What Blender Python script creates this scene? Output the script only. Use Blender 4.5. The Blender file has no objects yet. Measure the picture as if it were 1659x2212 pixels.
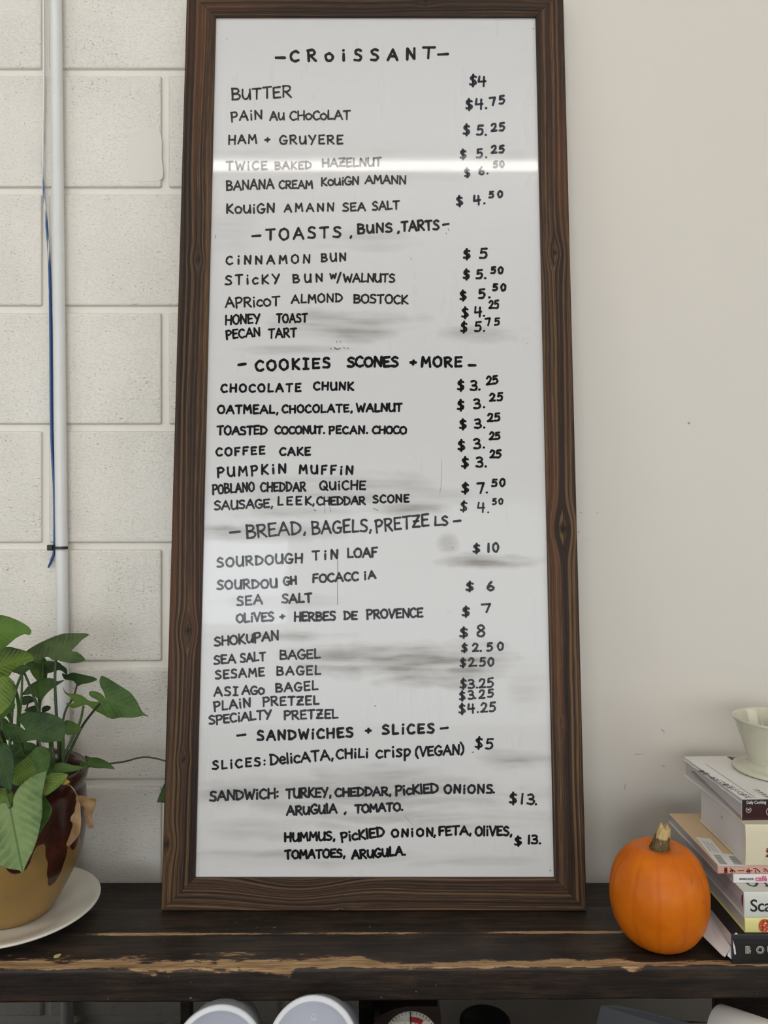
import bpy, bmesh, math, random
import numpy as np
from mathutils import Vector, Matrix, geometry, noise as mnoise
R = math.radians
random.seed(7); np.random.seed(7)
S = bpy.context.scene
COL = S.collection
# ------------------------------------------------------------------ camera
F = 1660.0; CX = 829.5; CY = 1106.0; ZC = 1.493          # focal length in pixels, principal point, camera height
D = 1.317                                                # camera to wall
cam = bpy.data.objects.new('camera', bpy.data.cameras.new('camera')); COL.objects.link(cam)
cam.location = (0, 0, ZC); cam.rotation_euler = (R(90), 0, 0)
cam.data.sensor_fit = 'VERTICAL'; cam.data.sensor_height = 36.0; cam.data.lens = 36.0 * F / 2212.0
cam.data.clip_start = 0.02
S.camera = cam
# ------------------------------------------------------------------ world, daylight, added fill lights, exposure
WORLD = 0.06
w = bpy.data.worlds.new('daylight'); S.world = w; w.use_nodes = True
bg = w.node_tree.nodes['Background']; bg.inputs[0].default_value = (0.93, 0.97, 1.0, 1); bg.inputs[1].default_value = WORLD
def area(name, loc, target, sx, sy, power, col):
    l = bpy.data.lights.new(name, 'AREA'); l.shape = 'RECTANGLE'; l.size = sx; l.size_y = sy; l.energy = power; l.color = col
    o = bpy.data.objects.new(name, l); COL.objects.link(o); o.location = loc
    o.rotation_euler = (Vector(target) - Vector(loc)).to_track_quat('-Z', 'Y').to_euler(); return o
area('window_daylight', (-1.33, -3.6, 1.93), (-1.33, 1.3, 1.93), 1.15, 0.66, 24, (0.86, 0.93, 1.0))
area('low_fill', (0.0, -2.45, 0.31), (0.0, 1.3, 0.31), 3.8, 0.58, 5, (0.88, 0.94, 1.0))  # low fill added to brighten the foot of the board, no known door
area('front_fill', (0.2, -4.3, 1.75), (0.2, 1.3, 1.75), 5.0, 1.9, 96, (0.93, 0.96, 1.0))  # invented broad fill from behind the camera, evens out the walls
area('left_fill', (-3.3, -0.9, 1.75), (0.0, 1.3, 1.2), 1.9, 1.7, 27, (0.92, 0.96, 1.0))  # side fill added on the left, not a known window
area('right_fill', (3.3, -0.9, 1.75), (0.0, 1.3, 1.2), 1.9, 1.7, 25, (0.98, 0.98, 1.0))  # matching added fill on the right, kept out of the board's reflection
TUBE = 50.0                                              # radiance of the fluorescent strips
S.view_settings.view_transform = 'Standard'; S.view_settings.look = 'None'
S.view_settings.gamma = 1.0; S.view_settings.use_curve_mapping = False
S.view_settings.exposure = -0.09

# ------------------------------------------------------------------ helpers
def at(x, y, Y): return Vector(((x - CX) / F * Y, Y, ZC - (y - CY) / F * Y))
def on_z(x, y, z):                                       # photo point on the horizontal plane z
    Y = (ZC - z) * F / (y - CY); return at(x, y, Y)
def link(o, parent=None):
    COL.objects.link(o)
    if parent is not None: o.parent = parent
    return o
def tag(o, label=None, cat=None, group=None, kind=None):
    if label: o['label'] = label
    if cat: o['category'] = cat
    if group: o['group'] = group
    if kind: o['kind'] = kind
    return o
def thing(name, label, cat, loc=(0, 0, 0), rot=(0, 0, 0), group=None):
    o = bpy.data.objects.new(name, None); o.empty_display_size = 0.02; COL.objects.link(o)
    o.location = loc; o.rotation_euler = rot
    return tag(o, label, cat, group)
def mesh_obj(name, verts, faces, m, parent=None, smooth=False, attrs=None, uv=None):
    me = bpy.data.meshes.new(name); me.from_pydata([tuple(v) for v in verts], [], faces); me.update()
    if m is not None:
        for mm in (m if isinstance(m, (list, tuple)) else [m]): me.materials.append(mm)
    if smooth:
        me.polygons.foreach_set('use_smooth', [True] * len(me.polygons))
    if attrs:
        for k, vals in attrs.items():
            a = me.attributes.new(k, 'FLOAT', 'POINT'); a.data.foreach_set('value', np.asarray(vals, dtype=np.float32))
    if uv is not None:
        l = me.uv_layers.new(name='uv'); uvs = np.asarray(uv, dtype=np.float32)
        idx = np.empty(len(me.loops), dtype=np.int32); me.loops.foreach_get('vertex_index', idx)
        l.data.foreach_set('uv', uvs[idx].ravel())
    return link(bpy.data.objects.new(name, me), parent)
def bm_obj(name, bm, m, parent=None, smooth=False):
    me = bpy.data.meshes.new(name); bm.normal_update(); bm.to_mesh(me); bm.free()
    for mm in (m if isinstance(m, (list, tuple)) else [m]): me.materials.append(mm)
    if smooth: me.polygons.foreach_set('use_smooth', [True] * len(me.polygons))
    return link(bpy.data.objects.new(name, me), parent)
def add_box(bm, x0, x1, y0, y1, z0, z1, bev=0.0, seg=2, mat=0):
    r = bmesh.ops.create_cube(bm, size=1.0)
    for v in r['verts']:
        v.co = Vector((x0 + (v.co.x + .5) * (x1 - x0), y0 + (v.co.y + .5) * (y1 - y0), z0 + (v.co.z + .5) * (z1 - z0)))
    fs = set(f for v in r['verts'] for f in v.link_faces)
    for f in fs: f.material_index = mat
    if bev > 0:
        es = list(set(e for v in r['verts'] for e in v.link_edges))
        bmesh.ops.bevel(bm, geom=es, offset=bev, segments=seg, profile=0.5, affect='EDGES', clamp_overlap=True)
def box_obj(name, x0, x1, y0, y1, z0, z1, m, parent=None, bev=0.002):
    bm = bmesh.new(); add_box(bm, x0, x1, y0, y1, z0, z1, bev); return bm_obj(name, bm, m, parent)
def lathe(prof, seg=64, fr=None):
    """prof: list of (r, z). fr(theta, i) scales the radius."""
    V = []; Fc = []; n = len(prof)
    for j in range(seg):
        t = 2 * math.pi * j / seg
        for i, (r, z) in enumerate(prof):
            k = fr(t, i) if fr else 1.0
            V.append((r * k * math.cos(t), r * k * math.sin(t), z))
    for j in range(seg):
        for i in range(n - 1):
            a = j * n + i; b = ((j + 1) % seg) * n + i
            Fc.append((a, b, b + 1, a + 1))
    return V, Fc
def catmull(pts, n=6, closed=False):
    P = [np.array(p, float) for p in pts]; out = []; L = len(P)
    rng = range(L) if closed else range(L - 1)
    for i in rng:
        if closed: p0, p1, p2, p3 = P[i - 1], P[i], P[(i + 1) % L], P[(i + 2) % L]
        else: p0, p1, p2, p3 = P[max(i - 1, 0)], P[i], P[i + 1], P[min(i + 2, L - 1)]
        for k in range(n):
            t = k / n
            out.append(.5 * ((2 * p1) + (-p0 + p2) * t + (2 * p0 - 5 * p1 + 4 * p2 - p3) * t * t + (-p0 + 3 * p1 - 3 * p2 + p3) * t ** 3))
    if not closed: out.append(P[-1])
    return out
def tube(pts, rad, seg=8, n=6, smooth=True):
    """round tube through 3D points; rad number or list per control point"""
    C = [Vector(p) for p in (catmull(pts, n) if smooth else pts)]
    N = len(C)
    if not isinstance(rad, (list, tuple)): rs = [rad] * N
    else: rs = list(np.interp(np.linspace(0, len(rad) - 1, N), range(len(rad)), rad))
    V = []; Fc = []; up = None
    for i, c in enumerate(C):
        t = (C[min(i + 1, N - 1)] - C[max(i - 1, 0)]).normalized()
        if up is None:
            up = Vector((0, 0, 1)) if abs(t.z) < .9 else Vector((1, 0, 0))
        a = t.cross(up).normalized(); b = a.cross(t).normalized(); up = b
        for k in range(seg):
            th = 2 * math.pi * k / seg
            V.append(c + (a * math.cos(th) + b * math.sin(th)) * rs[i])
    for i in range(N - 1):
        for k in range(seg):
            k2 = (k + 1) % seg
            Fc.append((i * seg + k, i * seg + k2, (i + 1) * seg + k2, (i + 1) * seg + k))
    Fc.append(tuple(range(seg - 1, -1, -1))); Fc.append(tuple((N - 1) * seg + k for k in range(seg)))
    return V, Fc
def vnoise(x, y, seed=0):                                # numpy value noise, smooth, 0..1
    x = np.asarray(x, float); y = np.asarray(y, float)
    xi = np.floor(x).astype(np.int64); yi = np.floor(y).astype(np.int64); xf = x - xi; yf = y - yi
    xf = xf * xf * (3 - 2 * xf); yf = yf * yf * (3 - 2 * yf)
    def h(a, b):
        n = (a * 374761393 + b * 668265263 + seed * 1442695041) & 0x7fffffff
        n = ((n ^ (n >> 13)) * 1274126177) & 0x7fffffff
        return ((n ^ (n >> 16)) & 0xffff) / 65535.0
    return (h(xi, yi) * (1 - xf) + h(xi + 1, yi) * xf) * (1 - yf) + (h(xi, yi + 1) * (1 - xf) + h(xi + 1, yi + 1) * xf) * yf
def fbm(x, y, o=4, seed=0):
    s = 0; a = 1; tot = 0
    for k in range(o):
        s = s + a * vnoise(np.asarray(x) * 2 ** k, np.asarray(y) * 2 ** k, seed + k * 17); tot += a; a *= .5
    return s / tot

# ------------------------------------------------------------------ node helpers
class N:
    def __init__(s, name):
        s.m = bpy.data.materials.new(name); s.m.use_nodes = True; s.t = s.m.node_tree; s.b = s.t.nodes['Principled BSDF']
    def n(s, typ, **kw):
        o = s.t.nodes.new(typ)
        for k, v in kw.items(): setattr(o, k, v)
        return o
    def put(s, sock, v):
        if isinstance(v, bpy.types.NodeSocket): s.t.links.new(v, sock)
        elif isinstance(v, (tuple, list)) and len(v) == 3 and sock.type == 'RGBA': sock.default_value = (*v, 1)
        else: sock.default_value = v
    def math(s, op, a, b=0.0, c=None, clamp=False):
        o = s.n('ShaderNodeMath', operation=op); o.use_clamp = clamp
        s.put(o.inputs[0], a); s.put(o.inputs[1], b)
        if c is not None: s.put(o.inputs[2], c)
        return o.outputs[0]
    def mix(s, f, a, b):
        o = s.n('ShaderNodeMix', data_type='RGBA'); s.put(o.inputs[0], f); s.put(o.inputs[6], a); s.put(o.inputs[7], b); return o.outputs[2]
    def ramp(s, f, stops):
        o = s.n('ShaderNodeValToRGB'); e = o.color_ramp.elements
        while len(e) < len(stops): e.new(0.5)
        for el, (p, c) in zip(e, stops): el.position = p; el.color = (*c, 1) if len(c) == 3 else c
        s.put(o.inputs[0], f); return o.outputs[0]
    def rng(s, v, a, b, c=0.0, d=1.0):
        o = s.n('ShaderNodeMapRange'); o.clamp = True; o.interpolation_type = 'SMOOTHSTEP'
        s.put(o.inputs[0], v)
        for i, q in enumerate((a, b, c, d)): s.put(o.inputs[1 + i], q)
        return o.outputs[0]
    def attr(s, name): return s.n('ShaderNodeAttribute', attribute_name=name).outputs['Fac']
    def coord(s, which='Object'): return s.n('ShaderNodeTexCoord').outputs[which]
    def uv(s): return s.n('ShaderNodeUVMap', uv_map='uv').outputs[0]
    def mapv(s, v, scale=(1, 1, 1), loc=(0, 0, 0)):
        o = s.n('ShaderNodeMapping'); s.put(o.inputs[0], v); o.inputs['Scale'].default_value = scale; o.inputs['Location'].default_value = loc; return o.outputs[0]
    def noise(s, v, scale=5, detail=3, rough=.5, dist=0.0):
        o = s.n('ShaderNodeTexNoise'); s.put(o.inputs['Vector'], v); o.inputs['Scale'].default_value = scale
        o.inputs['Detail'].default_value = detail; o.inputs['Roughness'].default_value = rough; o.inputs['Distortion'].default_value = dist; return o.outputs[0]
    def voro(s, v, scale=5, rnd=1.0, feature='F1'):
        o = s.n('ShaderNodeTexVoronoi', feature=feature); s.put(o.inputs['Vector'], v); o.inputs['Scale'].default_value = scale
        o.inputs['Randomness'].default_value = rnd; return o.outputs[0]
    def sep(s, v):
        o = s.n('ShaderNodeSeparateXYZ'); s.put(o.inputs[0], v); return o.outputs
    def comb(s, x, y, z=0.0):
        o = s.n('ShaderNodeCombineXYZ')
        for i, q in enumerate((x, y, z)): s.put(o.inputs[i], q)
        return o.outputs[0]
    def bump(s, h, strength=.3, dist=.001, prev=None):
        o = s.n('ShaderNodeBump'); o.inputs['Strength'].default_value = strength; o.inputs['Distance'].default_value = dist
        s.put(o.inputs['Height'], h)
        if prev is not None: s.put(o.inputs['Normal'], prev)
        return o.outputs[0]
    def out(s, col=None, rough=None, normal=None, **kw):
        if col is not None: s.put(s.b.inputs['Base Color'], col)
        if rough is not None: s.put(s.b.inputs['Roughness'], rough)
        if normal is not None: s.put(s.b.inputs['Normal'], normal)
        for k, v in kw.items(): s.put(s.b.inputs[k.replace('_', ' ')], v)
        return s.m
def lin(*c):                                             # sRGB 0..255 to linear
    return tuple(((v / 255) / 12.92 if v / 255 <= .04045 else ((v / 255 + .055) / 1.055) ** 2.4) for v in c)
def plain(name, col, rough=.5, var=.06, scale=40, **kw):
    m = N(name); nz = m.noise(m.coord(), scale, 3)
    c2 = tuple(max(0, q * (1 - var * 2)) for q in col)
    return m.out(m.mix(nz, col, c2), rough, **kw)

# ------------------------------------------------------------------ materials
def m_block():
    m = N('painted_block'); co = m.coord()
    st = m.mapv(co, (1, 1, 1.4)); flat = m.rng(m.sep(co)[1], D + .0008, D + .003, 1.0, .12)
    dens = m.rng(m.noise(co, 7, 2), .35, .65, -.035, .035)      # some areas of a block are more open than others
    n1 = m.math('ADD', m.noise(st, 215, 3, .6, .1), dens)
    n2 = m.math('ADD', m.noise(st, 420, 2, .5, .1), dens)
    plate = m.math('ADD', m.math('MULTIPLY', m.rng(n1, .33, .50), 1.0), m.math('MULTIPLY', m.rng(n2, .32, .50), .35))
    h = m.math('ADD', plate, m.math('MULTIPLY', m.noise(co, 60, 2), .5))
    deep = m.math('MULTIPLY', m.rng(n1, .35, .295), m.rng(m.noise(co, 28, 2), .42, .58))
    h = m.math('SUBTRACT', h, m.math('MULTIPLY', deep, .8))
    h = m.math('MULTIPLY', h, flat); deep = m.math('MULTIPLY', deep, flat)
    base = m.mix(m.noise(co, 2.3, 2), (.755, .705, .61), (.75, .715, .645))
    col = m.mix(m.math('MULTIPLY', deep, .72), base, (.20, .18, .15))
    return m.out(col, .5, m.bump(h, .50, .0014))
def m_drywall():
    m = N('painted_drywall'); co = m.coord()
    h = m.math('ADD', m.noise(co, 14, 3), m.math('MULTIPLY', m.noise(co, 160, 3), .12))
    base = m.mix(m.noise(co, 1.8, 2), (.66, .61, .53), (.655, .615, .545))
    scuff = m.rng(m.noise(m.mapv(co, (3, 1, 26)), 7, 3, .6), .70, .78)
    x = m.sep(co)
    col = m.mix(m.math('MULTIPLY', scuff, .12), base, (.45, .42, .40))
    return m.out(col, .55, m.bump(h, .18, .003))
def m_wood(name, dark, mid, light, k=1.0, rough=.5):
    m = N(name); uv = m.sep(m.uv()); u, v = uv[0], uv[1]
    wn = m.noise(m.comb(m.math('MULTIPLY', u, 2.2), m.math('MULTIPLY', v, 9.0), 3.1), 1.0, 2)
    vw = m.math('ADD', v, m.math('MULTIPLY', m.math('SUBTRACT', wn, .5), .022))
    ring = m.noise(m.comb(m.math('MULTIPLY', u, .7), m.math('MULTIPLY', vw, 255.0 * k), 7.0), 1.0, 2, .6)
    fib = m.noise(m.comb(m.math('MULTIPLY', u, 22.0), m.math('MULTIPLY', vw, 1500.0), 1.0), 1.0, 2, .6)
    tone = m.noise(m.comb(m.math('MULTIPLY', u, 1.8), m.math('MULTIPLY', vw, 34.0), 2.0), 1.0, 2)
    f = m.math('ADD', m.math('MULTIPLY', ring, .72), m.math('MULTIPLY', fib, .28))
    c = m.ramp(f, [(.38, dark), (.5, mid), (.62, light)])
    c = m.mix(m.rng(tone, .5, .72), c, m.mix(.35, c, (.15, .052, .022)))
    kn = m.attr('knot'); c = m.mix(kn, c, tuple(q * .55 for q in dark))
    return m.out(c, rough, m.bump(f, .5, .0016), Specular_IOR_Level=.18)
def m_shelf():
    m = N('worn_dark_shelf_wood'); uv = m.sep(m.uv()); u, v = uv[0], uv[1]
    g = m.noise(m.comb(m.math('MULTIPLY', u, 11.0), m.math('MULTIPLY', v, 150.0), 0.0), 1.0, 4, .65)
    g2 = m.noise(m.comb(m.math('MULTIPLY', u, 30.0), m.math('MULTIPLY', v, 700.0), 4.0), 1.0, 3, .6)
    blot = m.noise(m.comb(m.math('MULTIPLY', u, 9.0), m.math('MULTIPLY', v, 30.0), 9.0), 1.0, 5, .65)
    dark = m.ramp(m.math('ADD', m.math('MULTIPLY', g, .42), m.math('MULTIPLY', blot, .58)), [(.36, (.010, .0078, .0062)), (.5, (.024, .0165, .012)), (.66, (.060, .036, .023))])
    bare = m.ramp(m.math('ADD', m.math('MULTIPLY', g, .5), m.math('MULTIPLY', g2, .5)), [(.34, (.11, .060, .028)), (.5, (.33, .200, .095)), (.66, (.50, .35, .19))])
    wr = m.attr('wear'); iso = m.noise(m.comb(m.math('MULTIPLY', u, 150.0), m.math('MULTIPLY', v, 330.0), 6.0), 1.0, 4, .65); g2 = m.math('ADD', m.math('MULTIPLY', g2, .45), m.math('MULTIPLY', iso, .55))
    edge = m.rng(m.math('ADD', wr, m.math('MULTIPLY', m.math('SUBTRACT', g2, .5), 1.3)), .36, .60)
    c = m.mix(m.rng(m.math('ADD', wr, m.math('MULTIPLY', m.math('SUBTRACT', g2, .5), .4)), .12, .5, 0.0, .6), dark, (.085, .042, .024))
    c = m.mix(edge, c, bare)
    sp = m.rng(m.noise(m.comb(m.math('MULTIPLY', u, 130.0), m.math('MULTIPLY', v, 150.0), 2.0), 1.0, 2), .70, .76)
    c = m.mix(m.math('MULTIPLY', sp, m.math('MULTIPLY', m.rng(m.noise(m.comb(m.math('MULTIPLY', u, 9.0), m.math('MULTIPLY', v, 14.0), 5.0), 1.0, 2), .5, .65), .55)), c, (.42, .38, .33))
    hh = m.math('SUBTRACT', m.math('ADD', m.math('MULTIPLY', g, .6), m.math('MULTIPLY', g2, .3)), m.math('MULTIPLY', edge, .5))
    return m.out(c, m.math('ADD', .46, m.math('MULTIPLY', edge, .25)), m.bump(hh, .7, .0016), Specular_IOR_Level=.30)
def m_panel():
    m = N('whiteboard_surface'); sm = m.attr('smudge'); co = m.coord()
    st = m.noise(m.mapv(co, (9, 1, 120)), 1.0, 4, .6)
    s2 = m.math('MULTIPLY', sm, m.rng(st, .25, .65, .65, 1.1))
    c = m.mix(s2, (.615, .605, .585), (.20, .18, .148))
    dot = m.rng(m.voro(co, 46), .035, .02)
    c = m.mix(m.math('MULTIPLY', dot, .35), c, (.2, .2, .2))
    rgh = m.math('ADD', m.rng(m.noise(m.mapv(co, (26, 1, 5)), 1.0, 4, .6), .3, .7, .15, .175), m.math('MULTIPLY', sm, .12))
    return m.out(c, m.math('ADD', rgh, .12), None, Specular_IOR_Level=.25, Coat_Weight=.26, Coat_Roughness=.035)
def m_leaf(name, dark, light, vein, var=0.0, dry=False):
    m = N(name); u = m.attr('lu'); v = m.attr('lv'); co = m.coord()
    av = m.math('ABSOLUTE', v)
    nz = m.noise(co, 45, 3, .6)
    ph = m.math('ADD', m.math('MULTIPLY', m.math('SUBTRACT', u, m.math('MULTIPLY', av, .55)), 7.0), m.math('MULTIPLY', nz, 1.1))
    fr = m.math('ABSOLUTE', m.math('SUBTRACT', m.math('FRACT', ph), .5))
    side = m.math('MULTIPLY', m.rng(fr, .07, .0), .38)
    mid = m.rng(av, .035, .008)
    halo = m.math('MULTIPLY', m.rng(m.math('ADD', fr, m.math('MULTIPLY', m.math('SUBTRACT', m.noise(co, 110, 3, .7), .5), .5)), .34, .05), var)
    core = m.math('MULTIPLY', m.rng(av, .55, .05), var)
    pale = m.math('MAXIMUM', m.math('MULTIPLY', halo, m.rng(av, .95, .3)), m.math('MULTIPLY', core, .7))
    c = m.mix(m.rng(nz, .3, .7), dark, m.mix(.5, dark, light))
    c = m.mix(pale, c, light)
    c = m.mix(m.math('MAXIMUM', side, mid), c, vein) if not dry else m.mix(m.math('MULTIPLY', mid, .6), c, vein)
    h = m.math('SUBTRACT', 0.0, m.math('ADD', side, m.math('MULTIPLY', mid, 1.3)))
    m.out(c, .5 if not dry else .8, m.bump(h, .35, .001), Specular_IOR_Level=.3)
    if not dry:
        m.put(m.b.inputs['Subsurface Weight'], 0.0)
        tr = m.n('ShaderNodeBsdfTranslucent'); m.put(tr.inputs[0], m.mix(.5, c, light))
        mx = m.n('ShaderNodeMixShader'); mx.inputs[0].default_value = .28
        m.t.links.new(m.b.outputs[0], mx.inputs[1]); m.t.links.new(tr.outputs[0], mx.inputs[2])
        m.t.links.new(mx.outputs[0], m.t.nodes['Material Output'].inputs[0])
    return m.m
def m_pot():
    m = N('glazed_pot'); dr = m.attr('drip'); co = m.coord()
    nz = m.noise(co, 30, 4, .6)
    tan = m.ramp(m.noise(co, 12, 4), [(.3, lin(116, 91, 50)), (.55, lin(144, 114, 64)), (.75, lin(158, 122, 66))])
    spk = m.rng(m.voro(co, 95), .10, .06); tan = m.mix(m.math('MULTIPLY', spk, .7), tan, lin(90, 58, 34))
    br = m.ramp(nz, [(.3, lin(40, 20, 14)), (.6, lin(70, 36, 24)), (.8, lin(96, 56, 34))])
    f = m.rng(m.math('ADD', dr, m.math('MULTIPLY', m.math('SUBTRACT', nz, .5), .25)), .42, .58)
    return m.out(m.mix(f, tan, br), m.math('SUBTRACT', .34, m.math('MULTIPLY', f, .12)), m.bump(m.math('ADD', f, m.math('MULTIPLY', nz, .3)), .15, .001))
def m_pumpkin():
    m = N('pumpkin_skin'); co = m.coord()
    c = m.ramp(m.noise(co, 22, 4, .55), [(.3, (.50, .105, .003)), (.5, (.58, .135, .0035)), (.72, (.63, .16, .005))])
    gr = m.attr('groove'); c = m.mix(m.math('MULTIPLY', gr, .28), c, (.50, .085, .004))
    dot = m.rng(m.voro(co, 120), .08, .04); c = m.mix(m.math('MULTIPLY', m.math('MULTIPLY', dot, .5), m.rng(m.noise(co, 16), .5, .65)), c, (.30, .09, .02))
    x = m.sep(co)
    s1 = m.noise(m.mapv(co, (90, 90, 45)), 1.0, 3, .7)
    reg = m.math('MULTIPLY', m.rng(m.math('ABSOLUTE', m.math('SUBTRACT', m.math('ADD', x[0], m.math('MULTIPLY', x[2], .55)), .065)), .006, .001), m.math('MULTIPLY', m.rng(x[2], .075, .085), m.rng(x[2], .122, .11)))
    c = m.mix(m.math('MULTIPLY', m.math('MULTIPLY', reg, m.rng(s1, .45, .6)), .7), c, (.16, .055, .02))
    return m.out(c, .42, m.bump(m.noise(co, 60, 3), .06, .001), Specular_IOR_Level=.22)
M = dict(
    block=m_block(), drywall=m_drywall(), panel=m_panel(), shelf=m_shelf(), pot=m_pot(), pumpkin=m_pumpkin(),
    frame=m_wood('stained_frame_wood', (.014, .0085, .0055), (.037, .020, .0115), (.135, .076, .032)),
    ink=plain('black_marker_ink', (.006, .006, .006), .3, .1, 200, Coat_Weight=.26, Coat_Roughness=.035, Specular_IOR_Level=.15), ink_grey=plain('dry_grey_marker_ink', (.024, .022, .020), .3, .25, 300, Coat_Weight=.26, Coat_Roughness=.035, Specular_IOR_Level=.15),
    ink_blue=plain('blue_black_marker_ink', (.010, .016, .030), .3, .2, 300, Coat_Weight=.26, Coat_Roughness=.035, Specular_IOR_Level=.15),
    pipe=plain('white_painted_pipe', (.74, .735, .70), .35, .05, 25), wire=None,
    zip=plain('black_plastic', (.012, .012, .013), .4, .1, 100),
    plate=plain('off_white_ceramic', (.74, .70, .60), .16, .05, 20),
    soil=plain('dark_soil', (.030, .020, .013), .95, .4, 120),
    stem=plain('green_stem', lin(74, 100, 44), .45, .15, 60), stemd=plain('dark_green_stem', lin(52, 70, 36), .45, .15, 60),
    pages=None, ceiling=plain('white_ceiling', (.72, .72, .70), .8, .03, 3), floor=plain('brown_floor', (.16, .12, .09), .5, .2, 4),
    housing=plain('white_enamel', (.8, .8, .8), .4, .02, 5))
def m_wire():
    m = N('half_painted_blue_wire'); z = m.sep(m.coord())[2]
    n = m.math('ADD', m.math('MULTIPLY', m.math('SUBTRACT', m.noise(m.mapv(m.coord(), (200, 200, 14)), 1.0, 3), .5), .9), m.math('MULTIPLY', z, 1.0))
    return m.out(m.mix(m.rng(n, 1.90, 2.12), lin(34, 74, 128), (.72, .71, .68)), .35)
M['wire'] = m_wire()
def m_pages(name, col, ax=2, k=900):
    m = N(name); x = m.sep(m.coord()); n = m.noise(m.comb(m.math('MULTIPLY', x[0], 3.0), m.math('MULTIPLY', x[1], 3.0), m.math('MULTIPLY', x[2], float(k))), 1.0, 2)
    return m.out(m.mix(m.rng(n, .35, .65), col, tuple(q * .72 for q in col)), .8, m.bump(n, .2, .0004))
M['pages'] = m_pages('book_pages', (.66, .62, .56))
M['leaf_dark'] = m_leaf('leaf_dark', lin(32, 56, 24), lin(78, 108, 52), lin(66, 94, 44), .25)
M['leaf_olive'] = m_leaf('leaf_olive', lin(58, 76, 40), lin(104, 124, 74), lin(84, 104, 60), .5)
M['leaf_mid'] = m_leaf('leaf_mid', lin(46, 74, 30), lin(92, 124, 52), lin(84, 116, 56), .35)
M['leaf_fresh'] = m_leaf('leaf_fresh', lin(62, 96, 32), lin(112, 142, 54), lin(96, 128, 52), .35)
M['leaf_pale'] = m_leaf('leaf_pale', lin(76, 104, 58), lin(146, 167, 106), lin(88, 116, 64), .75)
M['leaf_varieg'] = m_leaf('leaf_varieg', lin(42, 68, 24), lin(124, 148, 56), lin(120, 142, 62), .75)
M['leaf_dry'] = m_leaf('leaf_dry', lin(124, 96, 64), lin(168, 138, 100), lin(110, 84, 58), .1, True)
M['leaf_yellow'] = m_leaf('leaf_yellow', lin(150, 120, 40), lin(186, 160, 70), lin(150, 120, 50), .3)

# ------------------------------------------------------------------ setting: walls, floor, ceiling
def px_x(x): return (x - CX) / F * D
def px_z(y): return ZC - (y - CY) / F * D
def block_wall():
    bm = bmesh.new()
    course = .2032; j = .0110
    z0 = px_z(1692) ; xl, xr = -1.7, 0.02
    add_box(bm, xl, xr, D + .0048, D + .10, 0.0, 4.4)
    k = -8
    while True:
        zb = z0 + k * course
        if zb > 4.4: break
        row = k % 2
        xj = px_x(356) if row == 1 else px_x(97.5)       # joints of the alternating courses
        x = xj
        while x > xl: x -= .4064
        while x < xr:
            a = max(x + j / 2, xl); b = min(x + .4064 - j / 2, xr)
            zt = min(zb + course - j / 2, 4.4); zz = max(zb + j / 2, 0.0)
            if b - a > .02 and zt - zz > .01:
                add_box(bm, a, b, D, D + .05, zz, zt, .0045, 3)
            x += .4064
        k += 1
    o = bm_obj('wall_left', bm, M['block']); o['kind'] = 'structure'
    return o
block_wall()
# a smoothed filler patch on one block
pv = [at(x, y, D - .0004) for x, y in catmull([(280, 300), (300, 280), (338, 277), (349, 300), (349, 340), (351, 385), (320, 392), (285, 388), (276, 350)], 4, True)]
o = mesh_obj('trim_1', pv, [tuple(range(len(pv)))][::-1], plain('filler_patch', (.715, .680, .605), .5, .02, 30)); o['kind'] = 'structure'
bm = bmesh.new(); add_box(bm, .02, 1.9, D, D + .1, 0, 4.4); o = bm_obj('wall_right', bm, M['drywall']); o['kind'] = 'structure'
bm = bmesh.new(); add_box(bm, -4.6, 4.6, -5.0, D + .1, -.05, 0); o = bm_obj('floor', bm, M['floor']); o['kind'] = 'structure'
bm = bmesh.new(); add_box(bm, -4.6, 4.6, -5.0, D + .1, 4.4, 4.45); o = bm_obj('ceiling', bm, M['ceiling']); o['kind'] = 'structure'
# small chips and scuffs on the plaster
chipm = plain('plaster_chip', (.34, .31, .28), .8)
def chips():
    bm = bmesh.new()
    for (x, y, rx, ry, a) in [(1430, 1577, 3, 1.6, .5), (1434, 1580, 2.6, 1.3, -.6), (1433, 1655, 3.6, 1.0, .1), (1488, 914, 3, 3, 0), (1379, 1629, 13, .6, -.08), (1250, 1149, 2.2, 1.5, 0), (1255, 1107, 3.5, .6, 0), (1290, 1108, 3.0, .6, 0), (1350, 1700, 1, 9, .1)]:
        vs = []
        for k in range(10):
            t = 2 * math.pi * k / 10; q = .75 + .4 * random.random()
            dx = rx * q * math.cos(t); dy = ry * q * math.sin(t)
            vs.append(bm.verts.new(at(x + dx * math.cos(a) - dy * math.sin(a), y + dx * math.sin(a) + dy * math.cos(a), D - .0003)))
        bm.faces.new(vs)
    o = bm_obj('trim_2', bm, chipm); o['kind'] = 'structure'
chips()

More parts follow.
